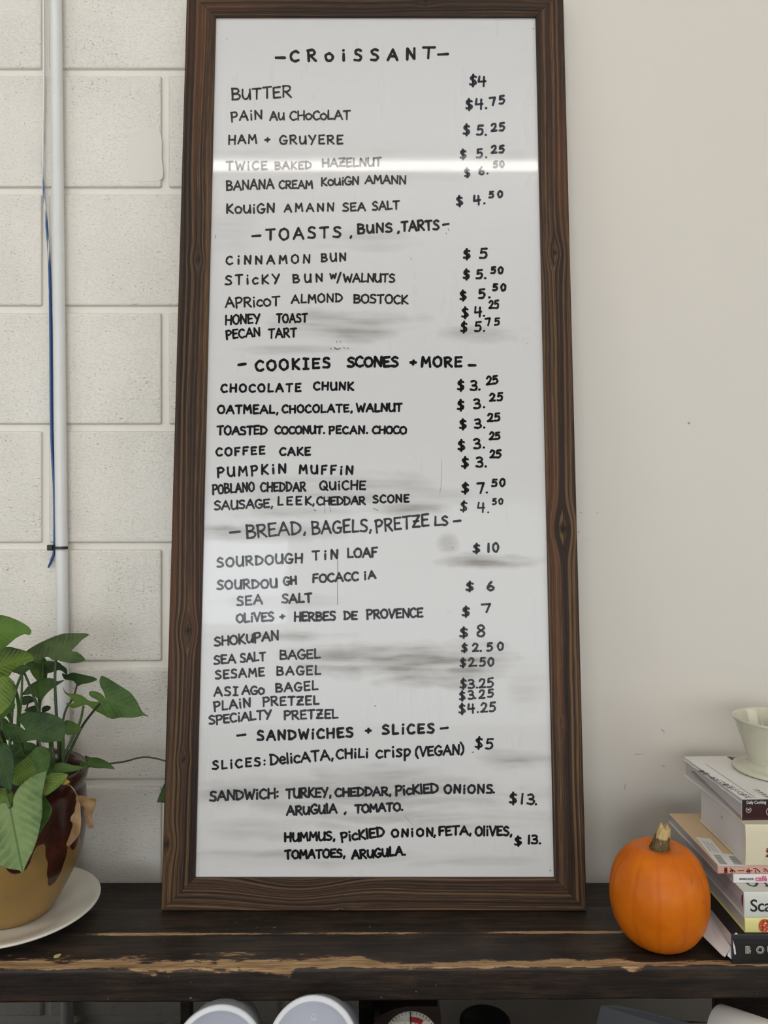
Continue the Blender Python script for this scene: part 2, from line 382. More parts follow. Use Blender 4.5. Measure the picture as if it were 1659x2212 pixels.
# ------------------------------------------------------------------ ceiling lights (behind and above the camera)
tm = bpy.data.materials.new('lit_tube'); tm.use_nodes = True; nt = tm.node_tree; nt.nodes.clear()
em = nt.nodes.new('ShaderNodeEmission'); em.inputs[0].default_value = (1.0, .96, .89, 1); em.inputs[1].default_value = TUBE
ou = nt.nodes.new('ShaderNodeOutputMaterial'); nt.links.new(em.outputs[0], ou.inputs[0])
for xc, lab in ((-.05, 'middle strip light of the row on the ceiling, facing the menu board'), (2.52, 'right strip light of the row on the ceiling'), (-2.62, 'left strip light of the row on the ceiling')):
    t = thing('ceiling_light', lab, 'light', (xc, -1.817, 4.32), group='ceiling strip lights')
    bm = bmesh.new(); add_box(bm, -1.23, 1.23, -.06, .06, 0, .08, .004); bm_obj('housing', bm, M['housing'], t)
    V, Fc = tube([(-1.2, 0, -.03), (1.2, 0, -.03)], .028, 16, 1, False); mesh_obj('tube', V, Fc, tm, t, True)
    for s in (-1, 1): box_obj('socket', s * 1.212 - .010, s * 1.212 + .010, -.028, .028, -.065, .0, M['housing'], t, .002)

t = thing('added_counter', 'unseen white topped counter added to block low light under the shelf', 'counter', (0, .28, 0))  # out of view, added to darken the wall below the shelf
box_obj('counter_body', -1.5, 1.5, -.26, .20, 0, .86, plain('grey_counter_panel', (.20, .20, .20), .5, .03, 5), t, .004)
box_obj('counter_top', -1.55, 1.55, -.30, .24, .86, .90, plain('white_counter_top', (.80, .80, .80), .4, .02, 5), t, .004)

# ------------------------------------------------------------------ conduit pipe and wire
t = thing('conduit_pipe', 'white painted vertical conduit pipe on the block wall', 'pipe', at(132, 1106, D - .014))
loc = t.location
V, Fc = tube([at(119.5, -250, D - .0125) - loc, at(120.5, 0, D - .0125) - loc, at(133.2, 1180, D - .0125) - loc, at(145.5, 2212, D - .0125) - loc, at(150, 2500, D - .0125) - loc], .0100, 20, 6)
mesh_obj('pipe_body', V, Fc, M['pipe'], t, True)
t = thing('blue_wire', 'blue flat wire running down beside the white conduit pipe, its top half painted over', 'wire', at(110, 700, D - .006)); loc = t.location
wp = [(93, -200), (94, 0), (94.5, 180), (92.5, 370), (100, 480), (106, 560), (109, 700), (111, 930), (117, 1060), (117.5, 1180), (112, 1208), (104, 1226)]
V, Fc = tube([at(x, y, D - .006) - loc for x, y in wp], [.0022] * 10 + [.0026, .0014], 8, 8); o = mesh_obj('wire_strand', V, Fc, M['wire'], t, True)
V, Fc = tube([at(x + (2.4 if i > 5 else 1.2), y, D - .004) - loc for i, (x, y) in enumerate(wp[:-2])], .0016, 8, 8); mesh_obj('wire_strand', V, Fc, M['wire'], t, True)
# origin-based shading of the wire uses object height, so bake the offset away
for ch in t.children: ch.data.transform(Matrix.Translation(loc)); ch.location = -loc
t = thing('cable_tie', 'black cable tie holding the blue wire to the conduit pipe', 'cable tie', at(124, 1183, D - .02)); loc = t.location
c0 = at(133, 1183, D - .0125); rr = .0116
pts = [(c0.x + rr * math.cos(a), c0.y + rr * math.sin(a), c0.z) for a in np.linspace(R(-15), R(-175), 14)]
pts += [tuple(at(112, 1182, D - .010))]
V = []; Fc = []
for p in pts:
    p = Vector(p); nrm = (Vector((p.x, p.y, 0)) - Vector((c0.x, c0.y, 0))).normalized()
    for dz in (-.0024, .0024):
        for dn in (0, .0012): V.append(p + Vector((0, 0, dz)) + nrm * dn - loc)
for i in range(len(pts) - 1):
    a = i * 4; b = a + 4
    Fc += [(a, b, b + 1, a + 1), (a + 2, a + 3, b + 3, b + 2), (a, a + 2, b + 2, b), (a + 1, b + 1, b + 3, a + 3)]
Fc += [(0, 1, 3, 2), tuple(len(V) - 4 + k for k in (0, 2, 3, 1))]
mesh_obj('strap', V, Fc, M['zip'], t)
h = at(109, 1183, D - .014) - loc
bm = bmesh.new(); add_box(bm, h.x - .0048, h.x + .0048, h.y - .004, h.y + .006, h.z - .0048, h.z + .0048, .0014); bm_obj('tie_head', bm, M['zip'], t)

# ------------------------------------------------------------------ shelf
ZS = .9                                                  # shelf top
t_sh = thing('display_shelf', 'worn dark brown wooden plank shelf along the wall', 'shelf', (0, 1.07, ZS))
XL, XR = -.95, .95
def yline(a, b): return lambda X: a + (b - a) * (X + .5) / 1.0
yf = yline(.9955, 1.0045); ys = yline(1.0755, 1.0835); yb = yline(1.145, 1.157)
def wear_amount(px):                                     # bare-wood depth of the front edge along the shelf, in metres
    xs = [-300, 0, 120, 250, 350, 385, 430, 520, 600, 640, 700, 790, 830, 900, 1050, 1180, 1260, 1360, 1400, 1480, 1560, 1700, 1900]
    ds = [.012, .022, .026, .024, .028, .016, .032, .030, .018, .020, .026, .024, .012, .014, .015, .011, .015, .013, .005, .006, .009, .003, .003]
    return np.interp(px, xs, ds)
def chip_down(px):
    xs = [-300, 0, 200, 260, 330, 360, 400, 430, 470, 500, 540, 590, 610, 625, 640, 800, 1340, 1365, 1385, 1400, 1700]
    ds = [0, .001, .001, .004, .009, .010, .002, .004, .010, .009, .003, .005, .012, .011, .001, .001, .001, .006, .005, 0, 0]
    return np.interp(px, xs, ds)
def plank(name, ya, yb_, th, front_round, label, seed, front=False):
    nx = 560
    xs = np.linspace(XL, XR, nx)
    prof = []                                            # (fraction from the front along the top, drop)
    L = .08
    r = .0055 if front else .003
    top = np.linspace(1, 0, 46 if front else 30)
    for q in top: prof.append(('t', q))
    for a in np.linspace(0, 90, 7)[1:]: prof.append(('r', a))
    for q in np.linspace(0, 1, 18)[1:]: prof.append(('f', q))
    prof.append(('b', 0)); n = len(prof)
    V = np.zeros((nx, n, 3)); UV = np.zeros((nx, n, 2)); W = np.zeros((nx, n))
    for i, X in enumerate(xs):
        y0 = ya(X); y1 = yb_(X); px = CX + X / y0 * F
        dep = wear_amount(px); chp = chip_down(px)
        for k, (c, q) in enumerate(prof):
            if c == 't': y = y0 + r + q * (y1 - y0 - r); z = ZS; s = q * (y1 - y0 - r)
            elif c == 'r': y = y0 + r - r * math.sin(R(q)); z = ZS - r + r * math.cos(R(q)); s = -r * R(q)
            elif c == 'f': y = y0; z = ZS - r - q * (th - r); s = -r * 1.57 - q * (th - r)
            else: y = y1; z = ZS - th; s = -.2
            V[i, k] = (X, y, z); UV[i, k] = (X, s + seed * .37)
            if front:
                W[i, k] = s
            else:
                W[i, k] = s
    X2 = np.repeat(xs[:, None], n, 1); s = W.copy(); px2 = CX + X2 / np.array([ya(x) for x in xs])[:, None] * F
    n1 = fbm(X2 * 26, s * 110 + seed, 4, seed); n2 = fbm(X2 * 90, s * 420, 3, seed + 5); n3 = fbm(X2 * 9, s * 5 + 3, 3, seed + 9)
    if front:
        dep = wear_amount(px2); chp = chip_down(px2)
        up = 1 - np.clip((s) / dep, 0, 2)                # 1 at the edge, 0 at the end of the worn band, negative beyond
        dn = 1 - np.clip((-s) / (chp + .0035), 0, 3)
        f = np.where(s >= 0, up, dn)
        band = np.clip(.5 + f * .75 + (n1 - .5) * 1.3 + (n2 - .5) * .6 - .25, 0, 1)
        extra = np.clip((n1 + .5 * n2 - 1.03) * 5, 0, 1) * .7 * ((s < -.006) | (s > .03)) * (n3 > .52)
        wear = np.maximum(band * (f > -.45), extra)
        bot = np.clip(1 - np.abs(s + th) / .004, 0, 1) * np.clip((n3 - .45) * 4, 0, 1)
        wear = np.maximum(wear, bot * .8)
        # chipped edge loses a little wood
        V[:, :, 2] -= np.clip(band, 0, 1) * (np.abs(s) < .012) * .0012 * (n2)
        # ragged lower arris
        V[:, :, 2] += (np.abs(s + th + 1.57 * r - r) < .004) * (n1 - .5) * .002
    else:
        fs = np.clip(1 - np.abs(s - .000) / .005, 0, 1) * np.interp(px2, [-200, 120, 200, 250, 380, 420, 600, 830, 1000, 1060, 1140, 1340, 1450, 1900], [.1, .3, .7, .95, .9, .6, .55, .8, .25, .55, .95, .85, .5, .3])
        bs = np.clip(1 - np.abs(s - (1.0) * np.array([yb_(x) - ya(x) for x in xs])[:, None]) / .005, 0, 1) * .6
        wear = np.clip(np.maximum(fs, bs) + (n1 - .5) * .7 * (np.maximum(fs, bs) > .02), 0, 1)
        wear = np.maximum(wear, np.clip((n1 + .5 * n2 - 1.06) * 4, 0, 1) * .6)
    Fc = []
    for i in range(nx - 1):
        for k in range(n):
            k2 = (k + 1) % n
            Fc.append((i * n + k, i * n + k2, (i + 1) * n + k2, (i + 1) * n + k))
    Fc.append(tuple(range(n))[::-1]); Fc.append(tuple((nx - 1) * n + k for k in range(n)))
    V[:, :, 1] -= 1.07; V[:, :, 2] -= ZS
    o = mesh_obj(name, V.reshape(-1, 3), Fc, M['shelf'], t_sh, True, {'wear': wear.ravel()}, UV.reshape(-1, 2))
    if label: o['label'] = label
    return o
plank('shelf_plank', yf, lambda X: ys(X) - .0012, .0425, True, 'front plank with bare splintered edge', 1, True)
plank('shelf_plank', ys, yb, .0400, False, 'rear plank with a scraped seam', 2, False)
# lower ledge that carries the planks at the back, support boards and the low plank under them
def uvbox(name, x0, x1, y0, y1, z0, z1, parent, m, nx=40):
    bm = bmesh.new(); add_box(bm, x0, x1, y0, y1, z0, z1, .002)
    me = bpy.data.meshes.new(name); bm.to_mesh(me); bm.free(); me.materials.append(m)
    l = me.uv_layers.new(name='uv')
    for p in me.polygons:
        for li in p.loop_indices:
            c = me.vertices[me.loops[li].vertex_index].co
            l.data[li].uv = (c.x, c.y + c.z) if abs(p.normal.x) < .7 else (c.z, c.y)
    a = me.attributes.new('wear', 'FLOAT', 'POINT'); a.data.foreach_set('value', np.zeros(len(me.vertices), dtype=np.float32))
    o = link(bpy.data.objects.new(name, me), parent); return o
for xa, xb in ((XL, -.553), (-.5275, XR)):                 # the pipe passes between the two lengths of ledge
    uvbox('rear_ledge', xa, xb, .100, D - 1.07 - .0005, -.080, -.0415, t_sh, M['shelf'])['label'] = 'lower dark ledge against the wall'
t_lo = thing('lower_shelf', 'dark lower shelf with upright boards under the worn plank shelf', 'shelf', (0, 1.07, ZS - .190))
uvbox('lower_plank', XL, XR, -.22, .045, 0, .030, t_lo, M['shelf'])
for xa, xb in ((-.292, -.276), (-.036, .004), (.475, .60)):
    uvbox('upright_board', xa, xb, .030, .045, .030, .1460, t_lo, M['shelf'])

# ------------------------------------------------------------------ menu board
YB = 1.139; TILT = math.atan2(.148, 1.4505); HB = .87 + .593; 
t_b = thing('menu_board', 'tall handwritten bakery menu whiteboard in dark wooden frame leaning on wall', 'sign', (-.0150, YB, ZS + .0018), (-TILT, 0, 0))
BM = Matrix.Translation(t_b.location) @ Matrix.Rotation(-TILT, 4, 'X'); BI = BM.inverted()
REC = .0055                                              # whiteboard lies this far behind the frame's face
def onboard(x, y, dep):                                  # photo pixel -> board's own coordinates, on the plane `dep` behind the frame face
    p0 = BM @ Vector((0, dep, 0)); nrm = BM.to_3x3() @ Vector((0, 1, 0))
    d = at(x, y, 1.0) - Vector((0, 0, ZC)); k = (p0 - Vector((0, 0, ZC))).dot(nrm) / d.dot(nrm)
    return BI @ (Vector((0, 0, ZC)) + d * k)
HW = .6312 / 2
bl = onboard(420, 1897, 0); br = onboard(1199, 1897, 0); tl = onboard(466, 33, 0); tr = onboard(1157, 36, 0)
iL = (bl.x + tl.x) / 2; iR = (br.x + tr.x) / 2; iB = (bl.z + br.z) / 2; iT = (tl.z + tr.z) / 2
oT = iT + iB
def rail(name, outer, inner, seed, knots, ns=260):
    """outer/inner: end points (x,z) of the outer and the inner long edge; grain runs along them"""
    nt_ = 18; th = .0158; V = []; UV = []; K = []; Fc = []
    o0, o1 = [np.array(p, float) for p in outer]; i0, i1 = [np.array(p, float) for p in inner]
    ax = (o1 - o0) / np.linalg.norm(o1 - o0); ac = (i0 + i1) / 2 - (o0 + o1) / 2; wdt = abs(np.dot(ac, np.array([-ax[1], ax[0]])))
    r = .0014
    prof = [(0, th), (0, r), (r * .3, r * .3), (r, 0)] + [(q, 0) for q in np.linspace(r, wdt - r, nt_)[1:-1]] + [(wdt - r, 0), (wdt - r * .3, r * .3), (wdt, r), (wdt, th)]
    n = len(prof)
    for s in np.linspace(0, 1, ns):
        for (d, y) in prof:
            a = o0 + (o1 - o0) * s; b = i0 + (i1 - i0) * s; p = a + (b - a) * (d / wdt)
            V.append((p[0], y, p[1]))
            u = np.dot(p - o0, ax); v = d + y * (1 if d < wdt / 2 else -1) * -1
            kk = 0
            for (ku, kv, kr) in knots:
                du = (u - ku); dv = (v - kv)
                v = v + np.sign(dv + 1e-6) * kr * -.9 * math.exp(-(du / (kr * 2.6)) ** 2 - (dv / (kr * 2.2)) ** 2)
                kk = max(kk, min(1, max(0, 1.35 - math.hypot(du, dv) / (kr * .62))))
            UV.append((u + seed * 3.7, v + seed * .61)); K.append(kk)
    for i in range(ns - 1):
        for k in range(n):
            k2 = (k + 1) % n
            Fc.append((i * n + k, i * n + k2, (i + 1) * n + k2, (i + 1) * n + k))
    Fc.append(tuple(range(n))); Fc.append(tuple((ns - 1) * n + k for k in range(n))[::-1])
    o = mesh_obj(name, V, Fc, M['frame'], t_b, False, {'knot': K}, UV)
    return o
g = .00025
rail('frame_rail', ((-HW, 0), (-HW, oT)), ((iL, iB + g), (iL, iT - g)), 1, [(onboard(405, 1362, 0).z, .030, .009), (.095, .006, .008), (onboard(420, 560, 0).z, .03, .006), (onboard(370, 1640, 0).z, .028, .005)])
rail('frame_rail', ((HW, 0), (HW, oT)), ((iR, iB + g), (iR, iT - g)), 2, [(onboard(1220, 1142, 0).z, .022, .012), (onboard(1195, 545, 0).z, .025, .008), (onboard(1235, 1560, 0).z, .03, .004)])
rail('frame_rail', ((-HW + g, 0), (HW - g, 0)), ((iL + g, iB), (iR - g, iB)), 3, [(.20, .075, .03), (.265, .005, .004)])
rail('frame_rail', ((-HW + g, oT), (HW - g, oT)), ((iL + g, iT), (iR - g, iT)), 4, [(.4, .02, .006)])
# the white panel, with worn-in marker smudges
nxp, nzp = 190, 480
gx = np.linspace(iL - .003, iR + .003, nxp); gz = np.linspace(iB - .003, iT + .003, nzp)
GX, GZ = np.meshgrid(gx, gz, indexing='ij')
sm = np.zeros_like(GX)
SMUDGE = [(740, 705, 150, 30, .42), (1035, 722, 85, 22, .30), (640, 755, 120, 9, .30), (700, 1060, 260, 40, .30), (880, 1098, 80, 16, .50), (620, 1105, 130, 14, .30),
          (490, 1145, 45, 10, .5), (620, 1150, 160, 20, .30), (1062, 1212, 88, 15, .62), (968, 1176, 18, 22, .42), (860, 1428, 210, 34, .60), (1010, 1432, 85, 42, .55), (930, 1468, 110, 20, .5),
          (610, 1374, 140, 10, .42), (600, 1300, 140, 14, .22), (1110, 1640, 80, 24, .45), (830, 1672, 130, 22, .30), (790, 1715, 360, 38, .34), (510, 1712, 80, 24, .42), (880, 1768, 300, 24, .34),
          (760, 1858, 330, 15, .20), (600, 1845, 170, 9, .34), (1040, 1860, 130, 12, .26), (560, 1790, 120, 22, .24), (780, 520, 110, 20, .20), (510, 500, 60, 50, .12), (560, 345, 90, 22, .10), (1080, 345, 70, 30, .14), (1130, 1490, 40, 60, .15), (560, 910, 90, 90, .05), (770, 360, 330, 40, .08)]
fz = fbm(GX * 9 + 2 * np.sin(GZ * 9), GZ * 120 + 3 * fbm(GX * 6, GZ * 4, 2, 21), 4, 3); fy = fbm(GX * 22 + GZ * 9, GZ * 34, 4, 8)
for (x, y, rx, ry, k) in SMUDGE:
    c = onboard(x, y, REC); e = onboard(x + rx, y + ry, REC); ax_ = abs(e.x - c.x); az_ = abs(e.z - c.z)
    d = np.sqrt(((GX - c.x) / ax_) ** 2 + ((GZ - c.z) / az_) ** 2) + (fy - .5) * 1.1
    sm = np.maximum(sm, k * np.clip(1.25 - d, 0, 1) ** .8 * np.clip(-.35 + 2.9 * fz, .12, 1.45))
sm = np.clip(sm + .05 * np.clip(fz - .5, 0, 1), 0, 1)
V = np.stack([GX, np.full_like(GX, REC), GZ], -1).reshape(-1, 3)
Fc = [(i * nzp + k, (i + 1) * nzp + k, (i + 1) * nzp + k + 1, i * nzp + k + 1) for i in range(nxp - 1) for k in range(nzp - 1)]
panel = mesh_obj('whiteboard_panel', V, Fc, M['panel'], t_b, True, {'smudge': sm.ravel()})
md = panel.modifiers.new('thickness', 'SOLIDIFY'); md.thickness = .004; md.offset = -1
panel['label'] = 'glossy white dry-erase surface with grey smudges'

# ------------------------------------------------------------------ handwriting
def l(*p): return ('l', p)
def s_(*p): return ('s', p)
FONT = {
 'A': (.74, [l((0, 0), (.38, 1), (.74, 0)), l((.15, .36), (.62, .38))]),
 'B': (.60, [l((.05, 0), (.04, 1)), s_((.02, .98), (.42, .94), (.5, .76), (.36, .57), (.08, .52)), s_((.08, .52), (.48, .47), (.6, .25), (.44, .05), (.03, .01))]),
 'C': (.60, [s_((.58, .86), (.38, .99), (.12, .82), (.0, .46), (.12, .12), (.34, 0), (.6, .12))]),
 'D': (.66, [l((.07, 0), (.06, 1)), s_((.0, .98), (.34, .93), (.63, .64), (.6, .3), (.35, .06), (.03, .0))]),
 'E': (.54, [l((.54, .99), (.05, .96), (.05, .02), (.54, .05)), l((.05, .51), (.44, .54))]),
 'F': (.52, [l((.52, 1), (.06, .96), (.05, 0)), l((.05, .5), (.42, .53))]),
 'G': (.66, [s_((.58, .86), (.36, 1), (.1, .8), (.0, .42), (.14, .1), (.36, .0), (.6, .12), (.63, .40)), l((.38, .42), (.68, .42))]),
 'H': (.64, [l((.04, 0), (.05, 1)), l((.6, 0), (.62, 1)), l((.05, .5), (.61, .53))]),
 'I': (.40, [l((.2, 0), (.2, 1)), l((0, 1), (.4, 1)), l((0, 0), (.4, 0))]),
 'K': (.58, [l((.05, 0), (.05, 1)), l((.54, 1), (.08, .46), (.58, 0))]),
 'L': (.50, [l((.06, 1), (.04, .02), (.5, .06))]),
 'M': (.76, [l((.03, 0), (.1, 1), (.38, .4), (.66, 1), (.75, 0))]),
 'N': (.64, [l((.04, 0), (.06, 1), (.58, .04), (.62, 1))]),
 'O': (.68, [s_((.36, 1), (.1, .82), (.0, .46), (.14, .1), (.36, 0), (.6, .16), (.67, .52), (.58, .86), (.34, 1.0))]),
 'P': (.56, [l((.06, -.08), (.05, .96)), s_((.0, .94), (.4, .99), (.56, .76), (.4, .5), (.08, .44))]),
 'Q': (.72, [s_((.36, 1), (.1, .82), (.0, .46), (.14, .1), (.36, 0), (.6, .16), (.67, .52), (.58, .86), (.34, 1.0)), l((.4, .34), (.74, -.05))]),
 'R': (.62, [l((.06, 0), (.05, .98)), s_((.0, .96), (.4, 1), (.54, .78), (.4, .54), (.08, .48)), l((.2, .5), (.62, 0))]),
 'S': (.54, [s_((.5, .9), (.28, 1), (.07, .84), (.12, .62), (.4, .46), (.52, .24), (.36, .03), (.0, .06))]),
 'T': (.62, [l((0, .95), (.62, 1)), l((.32, .97), (.3, 0))]),
 'U': (.62, [s_((.04, 1), (.03, .4), (.16, .04), (.4, .04), (.58, .35), (.6, 1)), l((.6, 1), (.62, 0))]),
 'V': (.62, [l((0, 1), (.3, 0), (.62, 1))]),
 'W': (.86, [l((0, 1), (.2, 0), (.43, .7), (.64, 0), (.86, 1))]),
 'Y': (.62, [l((0, 1), (.3, .5)), l((.62, 1), (.22, -.04))]),
 'Z': (.60, [l((.02, .96), (.58, .98), (.02, .03), (.6, .05)), l((.12, .5), (.5, .52))]),
 'i': (.20, [l((.1, 0), (.1, .62)), l((.1, .93), (.12, .97))]),
 'o': (.56, [s_((.3, .74), (.06, .6), (.0, .3), (.14, .04), (.34, .02), (.53, .2), (.54, .5), (.28, .75))]),
 'c': (.46, [s_((.44, .6), (.26, .7), (.04, .5), (.02, .2), (.2, .01), (.46, .1))]),
 'u': (.62, [s_((.04, .86), (.04, .3), (.2, .02), (.42, .12), (.56, .5)), l((.57, .86), (.6, 0))]),
 'l': (.14, [l((.06, 1.05), (.07, 0))]),
 'e': (.46, [s_((.04, .34), (.42, .4), (.34, .66), (.12, .6), (.0, .28), (.18, .0), (.46, .1))]),
 'r': (.42, [l((.06, 0), (.05, .66)), s_((.05, .4), (.2, .64), (.42, .62))]),
 's': (.42, [s_((.4, .62), (.2, .68), (.06, .54), (.22, .36), (.38, .2), (.24, .0), (.0, .06))]),
 'p': (.46, [l((.06, -.36), (.05, .66)), s_((.04, .58), (.3, .7), (.46, .42), (.3, .1), (.06, .08))]),
 'w': (.62, [l((0, .62), (.14, .1), (.3, .52), (.44, .1), (.62, .66))]),
 't': (.44, [l((.2, 1), (.2, 0)), l((0, .66), (.44, .7))]),
 '0': (.52, [s_((.28, 1), (.06, .8), (.0, .42), (.14, .04), (.34, .04), (.5, .4), (.46, .82), (.26, 1))]),
 '1': (.16, [l((.1, 1), (.06, 0))]),
 '2': (.54, [s_((.03, .76), (.2, .99), (.45, .88), (.42, .56), (.2, .22), (.0, .03)), l((0, .03), (.54, .06))]),
 '3': (.52, [s_((.04, .92), (.3, 1), (.47, .8), (.36, .58), (.16, .52)), s_((.16, .52), (.44, .46), (.52, .22), (.32, .02), (.0, .08))]),
 '4': (.60, [l((.1, 1), (.04, .44), (.6, .5)), l((.48, .96), (.46, 0))]),
 '5': (.52, [l((.5, 1), (.12, .96), (.08, .56)), s_((.08, .56), (.36, .62), (.5, .36), (.34, .06), (.0, .05))]),
 '6': (.50, [s_((.3, 1), (.08, .6), (.02, .24), (.2, .0), (.44, .1), (.46, .38), (.26, .5), (.06, .34))]),
 '7': (.54, [l((0, .92), (.54, .98), (.3, 0))]),
 '8': (.50, [s_((.26, .54), (.06, .74), (.14, .96), (.36, .97), (.44, .76), (.26, .54), (.04, .3), (.08, .06), (.3, .0), (.48, .2), (.4, .42), (.26, .54))]),
 '$': (.56, [s_((.5, .82), (.26, .92), (.08, .76), (.16, .56), (.42, .42), (.5, .22), (.3, .06), (.02, .12)), l((.28, 1.08), (.27, -.1)), l((.22, .9), (.32, .12))]),
 '.': (.12, [l((.05, .04), (.08, .05))]), ',': (.16, [l((.12, .08), (.06, -.14))]),
 ':': (.14, [l((.06, .14), (.08, .16)), l((.06, .62), (.08, .64))]),
 '+': (.50, [l((0, .46), (.5, .5)), l((.25, .16), (.27, .8))]),
 '-': (.62, [l((0, .46), (.62, .52))]), '/': (.34, [l((0, -.12), (.34, 1.2))]),
 '(': (.26, [s_((.24, 1.12), (.05, .7), (.04, .2), (.22, -.16))]), ')': (.26, [s_((.0, 1.2), (.22, .8), (.24, .3), (.04, -.1))]),
}
ORG = {1: 60, 2: 310, 3: 530, 4: 760, 5: 980, 6: 1170, 7: 1350, 8: 1580}
def ribbon(bm, P, wpx):
    """P: smooth polyline in photo pixels, laid as a flat stroke of ink on the whiteboard"""
    P = [np.array(p) for p in P]; n = len(P); hw = wpx / 2
    L = []; Rr = []
    for i in range(n):
        t = P[min(i + 1, n - 1)] - P[max(i - 1, 0)]; q = np.linalg.norm(t)
        t = t / q if q > 1e-9 else np.array([1., 0.]); nn = np.array([-t[1], t[0]])
        k = hw * (1 + .13 * math.sin(i * .9 + P[0][0]))
        L.append(bm.verts.new(onboard(*(P[i] + nn * k), REC - .00035))); Rr.append(bm.verts.new(onboard(*(P[i] - nn * k), REC - .00035)))
    for i in range(n - 1):
        try: bm.faces.new((L[i], Rr[i], Rr[i + 1], L[i + 1]))
        except ValueError: pass
def dot(bm, p, wpx):
    bm.faces.new([bm.verts.new(onboard(p[0] + wpx / 2 * math.cos(a), p[1] + wpx / 2 * math.sin(a), REC - .0003)) for a in np.linspace(2 * math.pi, 0, 11)[:-1]])
def write(bm, reg, text, x0, y0, x1, y1, h, wpx):
    k = 760.0 / 1659.0; oy = ORG[reg]
    X0, X1 = 440 + x0 * k, 440 + x1 * k; Y0, Y1 = oy + y0 * k, oy + y1 * k; H = h * k
    L = X1 - X0; ws = [FONT[c][0] * H for c in text]; tot = sum(ws); n = len(text)
    if n == 1: sc = L / max(ws[0], 1e-6); gap = 0
    else:
        gap = .17 * H; sc = (L - gap * (n - 1)) / tot
        if sc > 1.22:
            sc = 1.22; gap = (L - tot * sc) / (n - 1)
        small = sum(1 for c in text[1:] if c in '.,') if n > 2 else 0
        if small and gap > .3 * H: gap = gap * (n - 1) / (n - 1 - .7 * small)
    x = X0
    for ci, (c, wv) in enumerate(zip(text, ws)):
        f = (x + wv * sc / 2 - X0) / max(L, 1e-6); yb_ = Y0 + (Y1 - Y0) * f + random.uniform(-.025, .025) * H
        cw = FONT[c][0]; a = random.uniform(-.035, .035) + math.atan2(Y1 - Y0, L) * .5; hs = H * random.uniform(.95, 1.04)
        def tp(p):
            lx = (p[0] - cw / 2); ly = p[1] + random.uniform(-.012, .012); lx += random.uniform(-.012, .012)
            qx = lx * H * sc; qy = -ly * hs
            return (x + wv * sc / 2 + qx * math.cos(a) - qy * math.sin(a), yb_ + qx * math.sin(a) + qy * math.cos(a))
        for kind, pts in FONT[c][1]:
            Q = [tp(p) for p in pts]
            if kind == 's' and len(Q) > 2: ribbon(bm, catmull(Q, 5), wpx); dot(bm, Q[0], wpx); dot(bm, Q[-1], wpx)
            else:
                for q0, q1 in zip(Q[:-1], Q[1:]): ribbon(bm, [np.array(q0) + (np.array(q1) - np.array(q0)) * t for t in np.linspace(0, 1, 4)], wpx)
                for q in Q: dot(bm, q, wpx)
        x += wv * sc + (gap * .3 if n > 2 and gap > .3 * H and ci + 1 < n and text[ci + 1] in '.,' else gap)
def line(kind, said, words, wpx=3.7, ink='ink'):
    bm = bmesh.new()
    for wd in words: write(bm, *wd, wpx * 1.2)
    o = bm_obj(kind, bm, M[ink], panel); o['label'] = said
H_, I_, P_ = 'handwritten_heading', 'handwritten_item', 'handwritten_price'
G, BL = 'ink_grey', 'ink_blue'
line(H_, 'heading reading CROISSANT', [(1, '-', 340, 158, 382, 160, 36), (1, 'CRoiSSAN', 410, 157, 997, 150, 50), (1, 'T', 1033, 143, 1087, 143, 50), (1, '-', 1107, 143, 1152, 142, 36)], 4.8)
line(I_, 'line reading BUTTER', [(1, 'BuTTER', 133, 340, 412, 327, 52)], 3.4, G)
line(P_, 'price $4 beside BUTTER', [(1, '$4', 1255, 270, 1328, 276, 46)], 4.0, BL)
line(I_, 'line reading PAIN AU CHOCOLAT', [(1, 'PAiN', 130, 440, 275, 430, 42), (1, 'Au', 313, 436, 380, 432, 38), (1, 'CHoCoLAT', 408, 434, 690, 430, 40)], 3.4, G)
line(P_, 'price $4.75 beside PAIN AU CHOCOLAT', [(1, '$4.', 1237, 386, 1335, 380, 46), (1, '75', 1350, 365, 1418, 358, 36)], 4.0, BL)
line(I_, 'line reading HAM + GRUYERE', [(1, 'HAM', 118, 550, 248, 543, 40), (1, '+', 290, 542, 312, 540, 28), (1, 'GRuYERE', 360, 548, 655, 548, 40)], 3.4, G)
line(P_, 'price $5.25 beside HAM + GRUYERE', [(1, '$5.', 1225, 503, 1333, 507, 44), (1, '25', 1358, 487, 1418, 484, 36)], 4.0, BL)
line(I_, 'line reading TWICE BAKED HAZELNUT', [(2, 'TWiCE', 108, 125, 298, 122, 38), (2, 'BAKED', 337, 122, 507, 118, 34), (2, 'HAZELNUT', 560, 110, 838, 106, 38)], 3.4, G)
line(P_, 'price $5.25 beside TWICE BAKED HAZELNUT', [(2, '$5.', 1210, 72, 1335, 66, 40), (2, '25', 1358, 45, 1416, 43, 34)], 4.0, BL)
line(I_, 'line reading BANANA CREAM KOUIGN AMANN', [(2, 'BANANA', 108, 220, 330, 212, 44), (2, 'CREAM', 357, 212, 512, 212, 36), (2, 'KouiGN', 555, 200, 730, 192, 36), (2, 'AMANN', 762, 188, 953, 190, 38)], 3.4, G)
line(P_, 'price $6.50 beside BANANA CREAM KOUIGN AMANN', [(2, '$6.', 1232, 157, 1340, 142, 36), (2, '50', 1368, 113, 1416, 110, 27)], 3.8, BL)
line(I_, 'line reading KOUIGN AMANN SEA SALT', [(2, 'KouiGN', 108, 328, 332, 326, 42), (2, 'AMANN', 381, 322, 612, 318, 36), (2, 'SEA', 658, 318, 762, 316, 38), (2, 'SALT', 797, 314, 922, 308, 38)], 3.5, G)
line(P_, 'price $4.50 beside KOUIGN AMANN SEA SALT', [(2, '$4.', 1193, 293, 1326, 285, 42), (2, '50', 1347, 255, 1408, 252, 30)], 4.0, BL)
